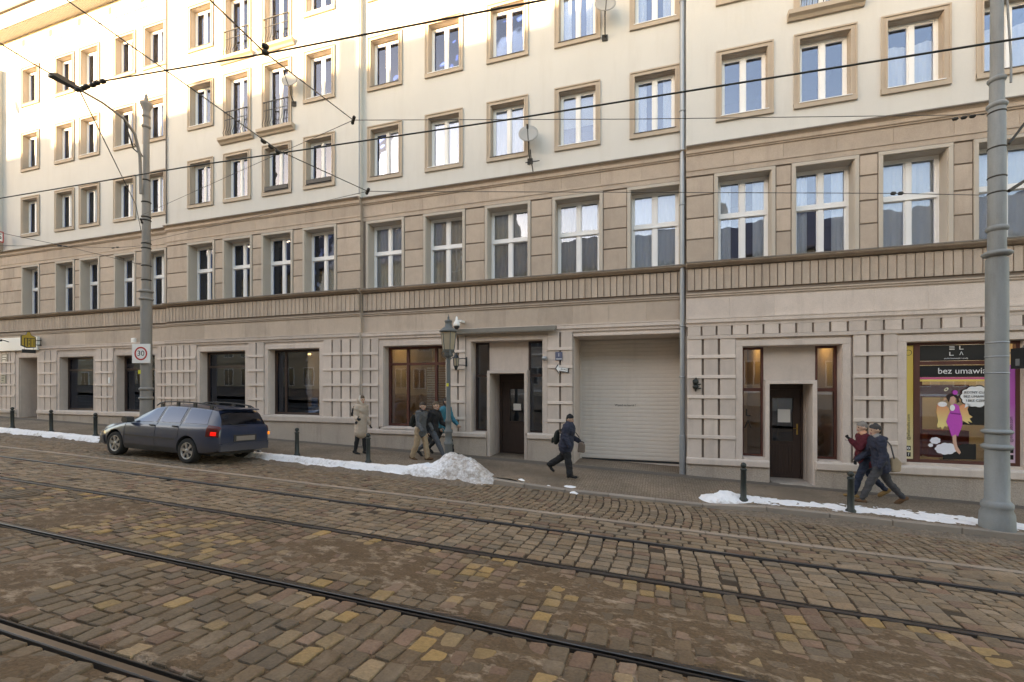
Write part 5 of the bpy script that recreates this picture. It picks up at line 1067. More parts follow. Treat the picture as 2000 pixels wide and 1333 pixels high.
blob('face', 1860, 781, 6, 8, skinp, .009); patch('hair', [(1853, 787), (1847, 776), (1854, 770), (1864, 768), (1872, 776), (1874, 786), (1868, 788), (1868, 779), (1862, 774), (1856, 776)], hairp, .012); blob('bow', 1865, 767, 5, 4.5, mag, .015)
child(ring_plate(.026, .046, 0, .002).mesh('halo', mat('halo_print', (.75, .68, .50), .6)), 'halo', None, ang, (dq(1848, 761)[0], fy+.022, dq(1848, 761)[1]), (0, R(-50), 0), (1, 1, .62))
cl = mat('cloud_print', (.74, .74, .80), .7, .05, 9)
blob('cloud', 1848, 877, 21, 11, cl, .002, lob=9, la=.06); blob('cloud', 1827, 861, 10, 6.5, cl, .002, lob=7, la=.07); blob('cloud', 1818, 870, 4.5, 3.5, cl, .002, lob=5, la=.07)
blob('shadow_board', 1872, 878, 1, 1, blk, -.002); patch('black_card', [(1842, 896), (1842, 884), (1880, 868), (1907, 868), (1907, 898), (1842, 898)], blk, -.003); patch('black_card', [(1880, 830), (1893, 793), (1928, 790), (1928, 831)], blk, -.003)
bub = thing('speech_bubble', 'white speech bubble sticker beside the winged woman', 'sticker', (6.5, fy+.03, -.4)); blob('bubble_edge', 1909, 775, 34, 22, blk, .004, lob=11, la=.05, parent=bub); blob('bubble', 1909, 775, 32, 20, wht, .008, lob=11, la=.05, parent=bub); patch('bubble_tail', [(1886, 788), (1884, 797), (1896, 792)], wht, .008, parent=bub)
for k, tx in enumerate(('JEDYNY CUDN', 'BEZ UMAWIAN', 'I BEZ CZEKA')): q = dq(1908, 767+8*k); wlet(tx, .068, iron, bub, (q[0], fy+.02, q[1]))
# projecting sign bracket of the salon right of the pole
t = thing('projecting_sign', 'dark projecting sign on a bracket behind the right pole', 'sign', (7.0, DD-.35, .55)); mb = MB(); mb.box(-.03, .03, -.25, .25, -.22, .20); link('sign_box', mb.mesh('sign_box', iron), t); mb = MB(); mb.tube([(0, -.24, .42), (.05, .35, -.1)], .012, 5); mb.box(-.02, .02, .2, .34, .1, .14); mb.box(-.04, .04, .0, .1, -.16, -.02); link('bracket', mb.mesh('bracket', steel), t)
# ================================================================== the parked-looking estate car driving uphill
paint = mat('dusty_blue_grey_paint', (.015, .027, .062), .2, .12, 2.0, coat=.5, spec=.5, stain=.3, stain_col=(.06, .057, .06), fine=.05)
plast = mat('dirty_black_plastic', (.045, .043, .042), .6, .2, 4); tyre_m = mat('tyre_rubber', (.022, .021, .020), .85, .2, 6, .003, 80); alloy = mat('dirty_alloy', (.36, .34, .32), .4, .15, 9, metal=.6)
cglass = glass_mat('car_glass', tint=(.30, .34, .36), base=.05, wob=0, ior=1.45); cglass_r = glass_mat('dirty_rear_glass', tint=(.22, .22, .20), base=.05, wob=0, rough=.12)
tail_m = mat('tail_lamp_red', (.10, .008, .008), .25, .1, 9); brake = mat('brake_light_lit', (.6, .02, .02), .3, emit=((1.0, .01, .004), .13)); amber = mat('amber_lens', (.55, .2, .03), .3, emit=((1.0, .28, .02), .12))
def dusty(m, z0, z1, col, amt):       # road dirt thrown up over the lower half of the car
    t = m.node_tree; N = t.nodes; L = t.links; b = N['Principled BSDF']; src = b.inputs['Base Color'].links[0].from_socket
    tc = N.new('ShaderNodeTexCoord'); sp = N.new('ShaderNodeSeparateXYZ'); L.new(tc.outputs['Object'], sp.inputs[0]); n = N.new('ShaderNodeTexNoise'); n.inputs['Scale'].default_value = 6; n.inputs['Detail'].default_value = 6; L.new(tc.outputs['Object'], n.inputs['Vector'])
    ad = N.new('ShaderNodeMath'); ad.operation = 'MULTIPLY_ADD'; ad.inputs[1].default_value = -.35; L.new(n.outputs[0], ad.inputs[0]); L.new(sp.outputs[2], ad.inputs[2])
    mr = N.new('ShaderNodeMapRange'); mr.inputs[1].default_value = z1-.17; mr.inputs[2].default_value = z0-.17; mr.inputs[4].default_value = amt; L.new(ad.outputs[0], mr.inputs[0])
    mx = N.new('ShaderNodeMix'); mx.data_type = 'RGBA'; L.new(mr.outputs[0], mx.inputs[0]); L.new(src, mx.inputs[6]); mx.inputs[7].default_value = (*col, 1); L.new(mx.outputs[2], b.inputs['Base Color'])
    rr = N.new('ShaderNodeMapRange'); rr.inputs[2].default_value = amt; rr.inputs[3].default_value = .28; rr.inputs[4].default_value = .75; L.new(mr.outputs[0], rr.inputs[0]); L.new(rr.outputs[0], b.inputs['Roughness'])
dusty(paint, .25, .72, (.085, .074, .066), .65)
car = thing('estate_car', 'dusty dark blue estate car with roof rails driving uphill on the cobbles', 'car', (-12.38, 8.98, road(-12.38, 8.98)+.005))
car.rotation_euler = (math.atan(-.055), math.atan(-.0355-.0004*-12.38)*-1, math.pi)
# in the car's own frame +x is forward; the frame is turned so that +x points to the left of the picture
car.rotation_mode = 'QUATERNION'
fx = Vector((-1, .012, .0306)).normalized(); up0 = Vector((-.0306, .055, 1)).normalized(); fy_ = up0.cross(fx).normalized(); up0 = fx.cross(fy_)
car.rotation_quaternion = Matrix((fx, fy_, up0)).transposed().to_quaternion()
def ip(tab, x):
    if x >= tab[0][0]: return tab[0][1]
    for (a, p), (b, q) in zip(tab[:-1], tab[1:]):
        if b <= x <= a: t = (x-b)/(a-b); t = t*t*(3-2*t) if False else t; return q+(p-q)*t
    return tab[-1][1]
TOP = [(2.20, .56), (2.16, .66), (2.05, .725), (1.8, .79), (1.4, .855), (1.05, .905), (.92, .935), (.70, 1.06), (.40, 1.225), (.15, 1.345), (0, 1.385), (-.3, 1.425), (-.7, 1.435), (-1.2, 1.425), (-1.6, 1.405), (-1.85, 1.385), (-1.98, 1.355), (-2.06, 1.27), (-2.14, 1.12), (-2.20, .96), (-2.235, .90), (-2.25, .80), (-2.26, .62)]
WID = [(2.20, .52), (2.16, .63), (2.05, .74), (1.85, .81), (1.4, .845), (.5, .855), (-1, .855), (-1.7, .845), (-2.0, .815), (-2.14, .78), (-2.22, .74), (-2.26, .70)]
BOT = [(2.20, .36), (2.1, .25), (1.7, .21), (.9, .195), (-.9, .20), (-1.8, .25), (-2.15, .30), (-2.26, .36)]
BELT = [(2.2, .55), (1.05, .86), (.9, .885), (0, .905), (-1, .925), (-1.9, .945), (-2.26, .93)]
ROOFW = [(1.0, .70), (.9, .66), (.4, .60), (0, .575), (-1, .575), (-1.8, .56), (-1.98, .555), (-2.14, .60), (-2.24, .68)]
def section(x):
    w_, zt, zb, be = ip(WID, x), ip(TOP, x), ip(BOT, x), min(ip(BELT, x), ip(TOP, x)-.015); hood = zt < be+.10
    rw = min(ip(ROOFW, x), w_*.9) if x < 1.0 else w_*.80
    m = min(.56, (zb+be)/2+.06)
    pts = [(0, zb), (w_*.80, zb), (w_*.93, zb+.03), (w_*.975, zb+.12), (w_*.995, m-.06), (w_, m), (w_*.995, (m+be)/2+.03), (w_*.965, be-.035), (w_*.93, be)]
    t = (zt-be)
    gl = [(w_*.915+(rw-w_*.915)*k**1.15, be+t*(.03+.89*k)) for k in (.05, .28, .52, .76, .94)]
    pts += gl+[(rw*.92, zt-.05*min(1, t*3)), (rw*.78, zt-.02*min(1, t*3)), (rw*.4, zt-.004), (0, zt)]
    return pts
XS = [2.20, 2.18, 2.13, 2.05, 1.93, 1.8, 1.65, 1.5, 1.35, 1.2, 1.05, .92, .81, .70, .55, .40, .27, .15, 0, -.15, -.3, -.5, -.7, -.95, -1.2, -1.4, -1.6, -1.75, -1.85, -1.92, -1.98, -2.02, -2.06, -2.10, -2.14, -2.17, -2.20, -2.22, -2.235, -2.25, -2.26]
secs = [section(x) for x in XS]; n = len(secs[0]); V = []; F = []
for side in (1, -1):
    b0 = len(V)
    for x, s_ in zip(XS, secs): V += [(x, side*y, z) for y, z in s_]
    for i in range(len(XS)-1):
        for k in range(n-1):
            f = (b0+i*n+k, b0+i*n+k+1, b0+(i+1)*n+k+1, b0+(i+1)*n+k); F.append(f if side > 0 else f[::-1])
    F.append(tuple(b0+k for k in range(n)) if side < 0 else tuple(b0+k for k in range(n))[::-1]); e = b0+(len(XS)-1)*n; F.append(tuple(e+k for k in range(n)) if side > 0 else tuple(e+k for k in range(n))[::-1])
me = bpy.data.meshes.new('body'); me.from_pydata(V, [], F); me.materials.append(paint); me.materials.append(plast)
bm = bmesh.new(); bm.from_mesh(me); bmesh.ops.remove_doubles(bm, verts=bm.verts, dist=.0008); bmesh.ops.recalc_face_normals(bm, faces=bm.faces); bm.to_mesh(me); bm.free()
me.polygons.foreach_set('use_smooth', [True]*len(me.polygons))
body = link('body', me, car)
AX = (1.30, -1.34); WR = .305
cut = MB()
for ax in AX:
    for sd in (1, -1): cut.lathe([(.355, .50), (.355, 1.0)], (ax, 0, WR+.02), 28, axis='y') if sd > 0 else cut.lathe([(.355, -1.0), (.355, -.50)], (ax, 0, WR+.02), 28, axis='y')
co = link('arch_cutter', cut.mesh('arch_cutter', plast), car); md = body.modifiers.new('arches', 'BOOLEAN'); md.operation = 'DIFFERENCE'; md.object = co; md.solver = 'EXACT'
dg = bpy.context.evaluated_depsgraph_get(); nm = bpy.data.meshes.new_from_object(body.evaluated_get(dg)); body.modifiers.clear(); body.data = nm; nm.name = 'body'; bpy.data.objects.remove(co)
for p in nm.polygons:
    if abs(p.center.y) < .78 and any((p.center.x-ax)**2+(p.center.z-WR-.02)**2 < .37**2 for ax in AX) and p.center.z < .7: p.material_index = min(1, len(nm.materials)-1)
nm.set_sharp_from_angle(angle=R(38))
def surf(x, k):        # point of the body skin; k is a float index into the section
    s_ = section(x); i = int(min(k, n-1.001)); t = k-i; return (x, s_[i][0]+(s_[i+1][0]-s_[i][0])*t, s_[i][1]+(s_[i+1][1]-s_[i][1])*t)
def skin(name, m, xs, ks, side=1, off=.006, both=False, par=None):
    """patch lying on the body skin; ks(x)-> list of section indices"""
    mb = MB()
    for sd in ((1, -1) if both else (side,)):
        P_ = [[Vector(surf(x, k)) for k in (ks(x) if callable(ks) else ks)] for x in xs]; r, c = len(P_), len(P_[0]); vv = []
        for i in range(r):
            for j in range(c):
                du = P_[min(i+1, r-1)][j]-P_[max(i-1, 0)][j]; dv = P_[i][min(j+1, c-1)]-P_[i][max(j-1, 0)]; nn = du.cross(dv)
                nn = nn.normalized() if nn.length > 1e-9 else Vector((0, 1, 0)); q = P_[i][j]
                if nn.dot(Vector((0, q.y, q.z-.7))) < 0: nn = -nn
                q = q+nn*off; vv.append((q.x, sd*q.y, q.z))
        ff = [(i*c+j, i*c+j+1, (i+1)*c+j+1, (i+1)*c+j) for i in range(r-1) for j in range(c-1)]; mb.add(vv, ff, 0, True)
        if both: link(name, mb.mesh(name, m), par or car); mb = MB()
    return None if both else link(name, mb.mesh(name, m), par or car)
def lin(a, b, k): return [a+(b-a)*i/(k-1) for i in range(k)]
GW = [9.1, 10, 11, 12, 12.9]      # waist to cant rail
def gwin(lo, hi): return lambda x: [9.15+(12.8-9.15)*t for t in (0, .25, .5, .75, 1)]
for sd in (1, -1):
    # front door glass follows the windscreen pillar: its front edge slopes
    def quadwin(name, bx0, tx0, bx1, tx1):
        mb = MB(); P_ = []; ii = 9
        for u in lin(0, 1, 10):
            row = []
            for t in lin(0, 1, 7):
                x = (bx0+(tx0-bx0)*t)*(1-u)+(bx1+(tx1-bx1)*t)*u; p = Vector(surf(x, 9.1+3.75*t)); row.append((p.x, sd*(p.y+.006), p.z+.002))
            P_.append(row)
        mb.add([q for r_ in P_ for q in r_], [(i*7+j, i*7+j+1, (i+1)*7+j+1, (i+1)*7+j) for i in range(9) for j in range(6)], 0, True); return link(name, mb.mesh(name, cglass), car)
    quadwin('front_door_window', .70, .12, -.16, -.20); quadwin('rear_door_window', -.26, -.30, -.98, -1.0); quadwin('cargo_window', -1.12, -1.12, -1.88, -1.80)
def top_patch(name, m, xs, k0, k1, off):
    mb = MB(); vv = []; ks_ = lin(k0, k1, 6); c = 11
    for x in xs:
        L_ = [surf(x, k) for k in ks_]; row = [(p[0], p[1], p[2]) for p in L_]+[(p[0], -p[1], p[2]) for p in L_[-2::-1]]; vv += row
    c = len(row); r = len(xs)
    for i, x in enumerate(xs):      # push out along the local slope
        x2 = xs[min(i+1, r-1)]; x1 = xs[max(i-1, 0)]; dz = ip(TOP, x2)-ip(TOP, x1); dx = x2-x1; nx, nz = -dz, dx; l_ = math.hypot(nx, nz); nx, nz = nx/l_, nz/l_
        if nz < 0: nx, nz = -nx, -nz
        for j in range(c): q = vv[i*c+j]; vv[i*c+j] = (q[0]+nx*off, q[1], q[2]+nz*off)
    mb.add(vv, [(i*c+j, i*c+j+1, (i+1)*c+j+1, (i+1)*c+j) for i in range(r-1) for j in range(c-1)], 0, True); return link(name, mb.mesh(name, m), car)
top_patch('windscreen', cglass, lin(.88, .16, 9), 13.0, 17, .006)
rw_ = top_patch('rear_window', cglass_r, lin(-2.03, -2.19, 8), 13.2, 17, .008)
# bumpers, sills, mouldings, door seams
skin('rear_bumper', paint, [-1.86, -1.95, -2.05, -2.14, -2.20, -2.235, -2.25], [2.2, 3, 4, 4.7], both=True, off=.022)
mb = MB(); mb.box(-2.30, -2.24, -.70, .70, .34, .50); mb.box(-2.30, -2.255, -.66, .66, .50, .53); link('bumper_beam', mb.mesh('bumper_beam', paint), car)
skin('front_bumper', paint, [2.19, 2.16, 2.1, 2.0, 1.88, 1.74], [2.2, 3, 4, 4.9], both=True, off=.018)
skin('side_moulding', plast, lin(.90, -.95, 14), [4.85, 5.0, 5.15], both=True, off=.016)
skin('sill', plast, lin(.90, -.92, 10), [2.0, 2.6, 3.2], both=True, off=.012)
for x0, x1, k0, k1 in ((.93, .93, 3.2, 8.6), (-.21, -.21, 3.2, 9.0), (-.21, -.25, 9.0, 13), (-1.03, -1.03, 5.2, 9.0), (-1.03, -1.06, 9, 13)):
    for sd in (1, -1):
        pts = [Vector(surf(x0+(x1-x0)*t, k0+(k1-k0)*t)) for t in lin(0, 1, 12)]; mb = MB(); mb.tube([(p.x, sd*(p.y+.0015), p.z) for p in pts], .0045, 4); link('door_seam', mb.mesh('door_seam', iron), car)
for sd in (1, -1):
    for x in (-.08, -.90): p = surf(x, 7.0); mb = MB(); mb.box(x-.085, x+.085, sd*p[1]-.006, sd*p[1]+.03*sd, p[2]-.018, p[2]+.012); link('door_handle', mb.mesh('door_handle', plast), car)
    p = surf(.78, 8.6); mb = MB(); mb.prism([(.62, p[2]+.02), (.66, p[2]+.13), (.74, p[2]+.15), (.84, p[2]+.12), (.85, p[2]+.03), (.78, p[2]-.01)], 'y', sd*(p[1]+.02), sd*(p[1]+.20)); mi = link('door_mirror', mb.mesh('door_mirror', iron), car)
    mb = MB(); q = [(.10, 1.425), (-.1, 1.465), (-.5, 1.487), (-1.0, 1.487), (-1.5, 1.467), (-1.75, 1.44), (-1.85, 1.40)]; mb.tube([(.22, sd*.545, 1.36)]+[(x, sd*.545, z) for x, z in q], .017, 7)
    for x in (.02, -.55, -1.15, -1.72): mb.box(x-.05, x+.05, sd*.545-.015, sd*.545+.015, ip(TOP, x)-.06, ip(TOP, x)+.04)
    link('roof_rail', mb.mesh('roof_rail', iron), car)
    tl = skin('tail_lamp', tail_m, [-1.93, -2.0, -2.06, -2.12, -2.17, -2.21, -2.235], lambda x: lin(5.6, 8.7, 6), side=sd, off=.012)
    skin('brake_lamp', brake if sd > 0 else tail_m, [-2.06, -2.10, -2.14, -2.17, -2.19], lambda x: lin(5.75, 6.25, 4), side=sd, off=.018, par=tl)
    skin('headlamp', mat('headlamp_lens', (.5, .52, .55), .15, metal=.3), [2.12, 2.04, 1.93, 1.80], lambda x: lin(6.0, 8.3, 5), side=sd, off=.010)
mb = MB(); mb.box(-2.262, -2.24, -.75, -.70, .70, .78); link('indicator', mb.mesh('indicator', amber), car)
mb = MB(); mb.box(-2.285, -2.262, -.27, .27, .585, .70); link('number_plate', mb.mesh('number_plate', mat('grey_number_plate', (.23, .20, .18), .6, .1, 6)), car)
mb = MB(); mb.box(-2.27, -2.245, -.33, .33, .56, .73); link('plate_recess', mb.mesh('plate_recess', plast), car)
mb = MB(); mb.tube([(-2.245, -.02, .95), (-2.235, .25, .97), (-2.20, .42, 1.02)], .009, 5); link('rear_wiper', mb.mesh('rear_wiper', iron), car)
mb = MB(); mb.prism([(-1.88, 1.40), (-2.09, 1.375), (-2.09, 1.35), (-1.90, 1.37)], 'y', -.52, .52); link('rear_spoiler', mb.mesh('rear_spoiler', paint), car)
mb = MB(); mb.tube([(-2.2, -.45, .27), (-2.31, -.45, .265)], .03, 8); link('exhaust', mb.mesh('exhaust', alloy), car)
mb = MB(); mb.box(-1.9, 1.9, -.62, .62, .20, .30); link('underbody', mb.mesh('underbody', plast), car)
mb = MB()
for x0, y0 in ((.05, .36), (.05, -.36), (-.85, .36), (-.85, -.36), (-.85, 0)):
    mb.prism([(x0-.1, .45), (x0+.02, .45), (x0-.08, .98), (x0-.18, .98)], 'y', y0-.22, y0+.22); mb.box(x0-.18, x0-.10, y0-.1, y0+.1, 1.0, 1.16)
link('seats', mb.mesh('seats', mat('grey_seat', (.07, .07, .075), .9)), car); mb = MB(); mb.lathe([(.17, 0), (.185, .012), (.17, .024)], (.45, .36, .93), 20, axis='x'); link('steering_wheel', mb.mesh('steering_wheel', iron), car)
# wheels: tyre, rim disc with six windows
def wheel(ax, sd):
    t = link('wheel', None, car, (ax, sd*.735, WR))
    t2 = None; mb = MB(); prof = [(.20, -.09), (.27, -.10), (.295, -.092), (.305, -.06), (.305, .06), (.295, .092), (.27, .10), (.20, .09)]
    mb.lathe(prof, (0, 0, 0), 36, axis='y'); return t, mb
for ax in AX:
    for sd in (1, -1):
        mb = MB(); mb.lathe([(.205, -.09), (.265, -.10), (.293, -.094), (.305, -.065), (.306, 0), (.305, .065), (.293, .094), (.265, .10), (.205, .09)], (0, 0, 0), 40, axis='y', cap=False)
        wl = link('wheel', mb.mesh('wheel', tyre_m), car, (ax, sd*.735, WR))
        ri = MB(); nsp = 6; yo = sd*.088; yi = sd*.055
        ri.lathe([(.212, yo*.6), (.212, yo*1.02), (.198, yo*1.04), (.185, yo*.95), (.182, yo*.6)], (0, 0, 0), 36, axis='y', cap=False)
        for k in range(nsp):
            a = 2*math.pi*k/nsp+.2; ca, sa = math.cos(a), math.sin(a); pts = [(.0, -.028), (.10, -.030), (.185, -.045), (.19, 0), (.185, .045), (.10, .030), (0, .028)]
            v = [(p*ca-q*sa, yo*.92, p*sa+q*ca) for p, q in pts]+[(p*ca-q*sa, yi, p*sa+q*ca) for p, q in pts]; m_ = len(pts); ri.add(v, [tuple(range(m_)), tuple(range(m_, 2*m_))[::-1]]+[(i, (i+1) % m_, m_+(i+1) % m_, m_+i) for i in range(m_)])
        ri.lathe([(.052, yo*.8), (.052, yo*1.0), (.03, yo*1.06)], (0, 0, 0), 16, axis='y'); link('rim', ri.mesh('rim', alloy), wl)
        dk = MB(); dk.lathe([(.20, yi*.7), (.0, yi*.7)], (0, 0, 0), 24, axis='y'); link('brake_disc', dk.mesh('brake_disc', iron), wl)
# ================================================================== people
def M3(ax, deg): return Matrix.Rotation(R(deg), 3, ax)
def grow(name, caps, mats_, parent, vox=.0085, fold=.019, smooth=3):
    """one continuous skin round a set of tapered capsules / ellipsoids; material of each face from the nearest one"""
    me = bpy.data.meshes.new(name); bm = bmesh.new()
    for (p, q, r0, r1, tg, sq) in caps:
        p, q = Vector(p), Vector(q); L_ = (q-p).length; ns = 14
        ax = (q-p).normalized() if L_ > 1e-6 else Vector((0, 0, 1)); ref = Vector((1, 0, 0)) if abs(ax.x) < .85 else Vector((0, 1, 0))
        if isinstance(sq, tuple): ref = Vector(sq[1])
        u = (ref-ax*ref.dot(ax)).normalized(); v = ax.cross(u); k_ = sq[0] if isinstance(sq, tuple) else sq     # k_: thickness across v relative to u
        rings = []
        for i in range(5): a = -math.pi/2+i*math.pi/2/4.6+.03; rings.append((p+ax*r0*math.sin(a), r0*math.cos(a)))
        rings.append((p, r0)); rings.append((q, r1))
        for i in range(5): a = (i+1)*math.pi/2/5.4; rings.append((q+ax*r1*math.sin(a), r1*math.cos(a)))
        VV = [[bm.verts.new(c+(u*math.cos(2*math.pi*t/ns)+v*math.sin(2*math.pi*t/ns)*k_)*rr) for t in range(ns)] for c, rr in rings]
        for a_, b_ in zip(VV[:-1], VV[1:]):
            for t in range(ns): bm.faces.new((a_[t], a_[(t+1) % ns], b_[(t+1) % ns], b_[t]))
        bm.faces.new(VV[0][::-1]); bm.faces.new(VV[-1])
    bmesh.ops.recalc_face_normals(bm, faces=bm.faces); bm.to_mesh(me); bm.free()
    o = bpy.data.objects.new('tmp', me); C.objects.link(o); md = o.modifiers.new('r', 'REMESH'); md.mode = 'VOXEL'; md.voxel_size = vox; md.use_smooth_shade = True
    if smooth: sm = o.modifiers.new('s', 'SMOOTH'); sm.factor = .5; sm.iterations = smooth
    dg = bpy.context.evaluated_depsgraph_get(); nm = bpy.data.meshes.new_from_object(o.evaluated_get(dg)); bpy.data.objects.remove(o)
    nv = len(nm.vertices); co = np.empty(nv*3); nm.vertices.foreach_get('co', co); co = co.reshape(-1, 3); no = np.empty(nv*3); nm.vertices.foreach_get('normal', no); no = no.reshape(-1, 3)
    def tags(P_):
        best = np.full(len(P_), 9.0); idx = np.zeros(len(P_), int)
        for (p, q, r0, r1, tg, sq) in caps:
            p = np.array(p, float); q = np.array(q, float); d = q-p; l2 = max(1e-9, d@d); t = np.clip(((P_-p)@d)/l2, 0, 1); dist = np.linalg.norm(P_-(p+t[:, None]*d), axis=1)-(r0+(r1-r0)*t)
            w_ = dist < best; best[w_] = dist[w_]; idx[w_] = tg
        return idx
    if fold:        # cloth folds: gentle relief on everything that is not skin
        tv = tags(co); amp = np.where(np.isin(tv, [k for k, m_ in enumerate(mats_) if m_.get('cloth')]), fold, 0)
        f1 = fbm(co[:, 0]*8+co[:, 2]*5, co[:, 1]*7+co[:, 2]*15, 3)-.5; co = co+no*(amp*f1*2)[:, None]; nm.vertices.foreach_set('co', co.ravel())
    nf = len(nm.polygons); fc = np.empty(nf*3); nm.polygons.foreach_get('center', fc); ft = tags(fc.reshape(-1, 3)); nm.materials.clear()
    for m_ in mats_: nm.materials.append(m_)
    nm.polygons.foreach_set('material_index', ft.astype(np.int32)); nm.polygons.foreach_set('use_smooth', [True]*nf); nm.update(); nm.name = name
    return link(name, nm, parent)
skin_m = mat('skin', (.52, .33, .25), .55, .06, 9); lip_m = mat('lips', (.40, .17, .14), .5); eye_m = mat('eye', (.03, .025, .02), .25)
def cloth(name, col, var=.12, scale=9, **k):
    m = mat(name, col, .9, var, scale, .0025, 160, **k); m['cloth'] = 1; return m
def skinny(m): return m
def person(label, s, d, heading, H, lean=4, legs=((20, 8), (-22, 30)), arms=((-18, 20), (22, 25)), outs=(8, 8), head=(0, 0), jacket=None, trousers=None, shoes=None, hat=None, hair=None, gloves=None, wide=1.0, coat=0.0, jr=1.0, tr=1.0, hood=False, scarf=None, pocket=(False, False), fore=((0, 0), (0, 0)), hemz=None, collar=True, long_hair=False, shorts=None):
    """heading: direction walked in degrees from +X; legs: (hip swing forward, knee bend) left then right; arms likewise; local frame x forward, y left"""
    t = thing('person', label, 'person', (s, d, g(s)+.004), R(heading))
    h = H; TH, SH, FT = .245*h, .245*h, .045*h; hipw = .052*h; caps = []
    J, T_, B_, SK, HA, GL, HR, LP_, EY, SC = range(10)
    mats_ = [jacket, trousers, shoes, skin_m, hat or hair, gloves or skin_m, hair or hat, lip_m, eye_m, scarf or jacket]
    ends = []
    for i, (hp, kn) in enumerate(legs):
        sd = 1 if i == 0 else -1; k_ = Vector((math.sin(R(hp)), 0, -math.cos(R(hp))))*TH; a_ = k_+Vector((math.sin(R(hp-kn)), 0, -math.cos(R(hp-kn))))*SH; ends.append((k_, a_, hp-kn))
    low = min(a_.z-FT-(.05*h*math.sin(R(max(0, -an)))*.6) for (_, a_, an) in ends); hz = -low
    pel = Vector((0, 0, hz)); sw = M3('Y', lean)
    for i, (k_, a_, an) in enumerate(ends):
        sd = 1 if i == 0 else -1; hip = pel+Vector((0, sd*hipw, 0)); kn_ = hip+k_; an_ = hip+a_; pitch = max(-8, min(55, -an*.75)) if an < 0 else -min(18, an*.5)
        caps += [(hip, kn_, .062*h*tr, .042*h*tr, T_, .95), (kn_, an_+Vector((0, 0, .01)), .043*h*tr, (.030*h if tr < 1.15 else .038*h)*tr, T_, .95)]
        f_ = M3('Y', pitch); heel = an_+f_ @ Vector((-.030*h, 0, -FT*.55)); toe = an_+f_ @ Vector((.100*h, 0, -FT*.70)); caps += [(an_+Vector((0, 0, .0)), heel, .026*h, .025*h, B_, .9), (heel, toe, .027*h, .021*h, B_, .85), (heel+f_ @ Vector((.05*h, 0, 0)), toe-f_ @ Vector((.02*h, 0, 0)), .029*h, .027*h, B_, .75)]
    # torso
    tl = .285*h; sh_c = pel+sw @ Vector((.0, 0, tl)); wst = pel+sw @ Vector((0, 0, .10*h)); ch = pel+sw @ Vector((.004*h, 0, .215*h)); Y = (0, 1, 0)
    caps += [(pel+Vector((0, 0, -.01*h)), wst, .088*h*wide, .083*h*jr*wide, J if coat or hemz is None else J, (.72, Y)), (wst, ch, .085*h*jr*wide, .095*h*jr*wide, J, (.72, Y)), (ch, sh_c-sw @ Vector((0, 0, .035*h)), .096*h*jr*wide, .075*h*jr, J, (.74, Y))]
    if coat: # skirts of a long coat round both thighs
        dn = (ends[0][0]+ends[1][0])*.5; caps += [(wst, pel+dn*coat, .092*h*jr*wide, (.112*h+.02*abs(legs[0][0]-legs[1][0])/40*h)*jr*wide, J, (.82, Y))]
    else: caps += [(wst, pel+sw @ Vector((0, 0, -.045*h)), .090*h*jr*wide, .098*h*jr*wide, J, (.78, Y))]
    shw = .098*h*(.96+.06*jr)
    for i, (sp, el) in enumerate(arms):
        sd = 1 if i == 0 else -1; shp = sh_c+Vector((0, sd*shw, -.022*h)); o_ = outs[i]
        up_ = Matrix.Rotation(R(-sd*o_), 3, 'X').inverted() @ M3('Y', -sp) @ Vector((0, 0, -1)); up_ = M3('Y', -sp) @ (Matrix.Rotation(R(sd*o_), 3, 'X') @ Vector((0, 0, -1))); e_ = shp+up_*.168*h
        fi, fo = fore[i]; fd = M3('Y', -(sp+el)) @ (Matrix.Rotation(R(sd*(o_*.4+fi)), 3, 'X') @ Vector((0, 0, -1))); wr_ = e_+fd*.142*h
        caps += [(sh_c+Vector((0, sd*.03*h, -.025*h)), shp, .05*h*jr, .046*h*jr, J, 1), (shp, e_, .046*h*jr, .036*h*jr, J, 1), (e_, wr_, .037*h*jr, .028*h*jr, J, 1)]
        if not pocket[i]:
            side = fd.cross(Vector((0, sd, 0))); side = side.normalized() if side.length > .1 else Vector((1, 0, 0)); nrm = fd.cross(side).normalized(); pm = wr_+fd*.042*h; caps += [(wr_, pm, .017*h, .020*h, GL, (.55, tuple(side)))]
            for fi_, (off, ln_) in enumerate(((-.0165, .040), (-.0055, .046), (.0055, .043), (.0165, .034))):
                b_ = pm+side*off*h+fd*.008*h; m_ = b_+(fd*.8-nrm*sd*.5).normalized()*ln_*.55*h; e2 = m_+(fd*.35-nrm*sd*.9).normalized()*ln_*.45*h; caps += [(b_, m_, .0062*h, .0058*h, GL, 1), (m_, e2, .0058*h, .005*h, GL, 1)]
            tb = wr_+fd*.012*h-side*.016*h; tm = tb+(fd*.5-side*.75-nrm*sd*.2).normalized()*.026*h; te = tm+(fd*.9-side*.2-nrm*sd*.3).normalized()*.020*h; caps += [(tb, tm, .0075*h, .0068*h, GL, 1), (tm, te, .0068*h, .0055*h, GL, 1)]
    # neck and head
    nk = sh_c+Vector((0, 0, -.01*h)); hy, hp_ = head; Hm = M3('Z', hy) @ M3('Y', lean*.35+hp_); hc = sh_c+M3('Y', lean*.6) @ Vector((.012*h, 0, .098*h))
    def hd(x, y, z): return tuple(hc+Hm @ Vector((x*h, y*h, z*h)))
    caps += [(nk, hc+Hm @ Vector((-.008*h, 0, -.03*h)), .036*h, .032*h, SC if scarf else SK, 1)]
    if collar: caps += [(sh_c+Vector((.0, 0, -.03*h)), sh_c+Vector((.006*h, 0, .028*h)), .052*h*jr, .046*h, SC if scarf else J, 1)]
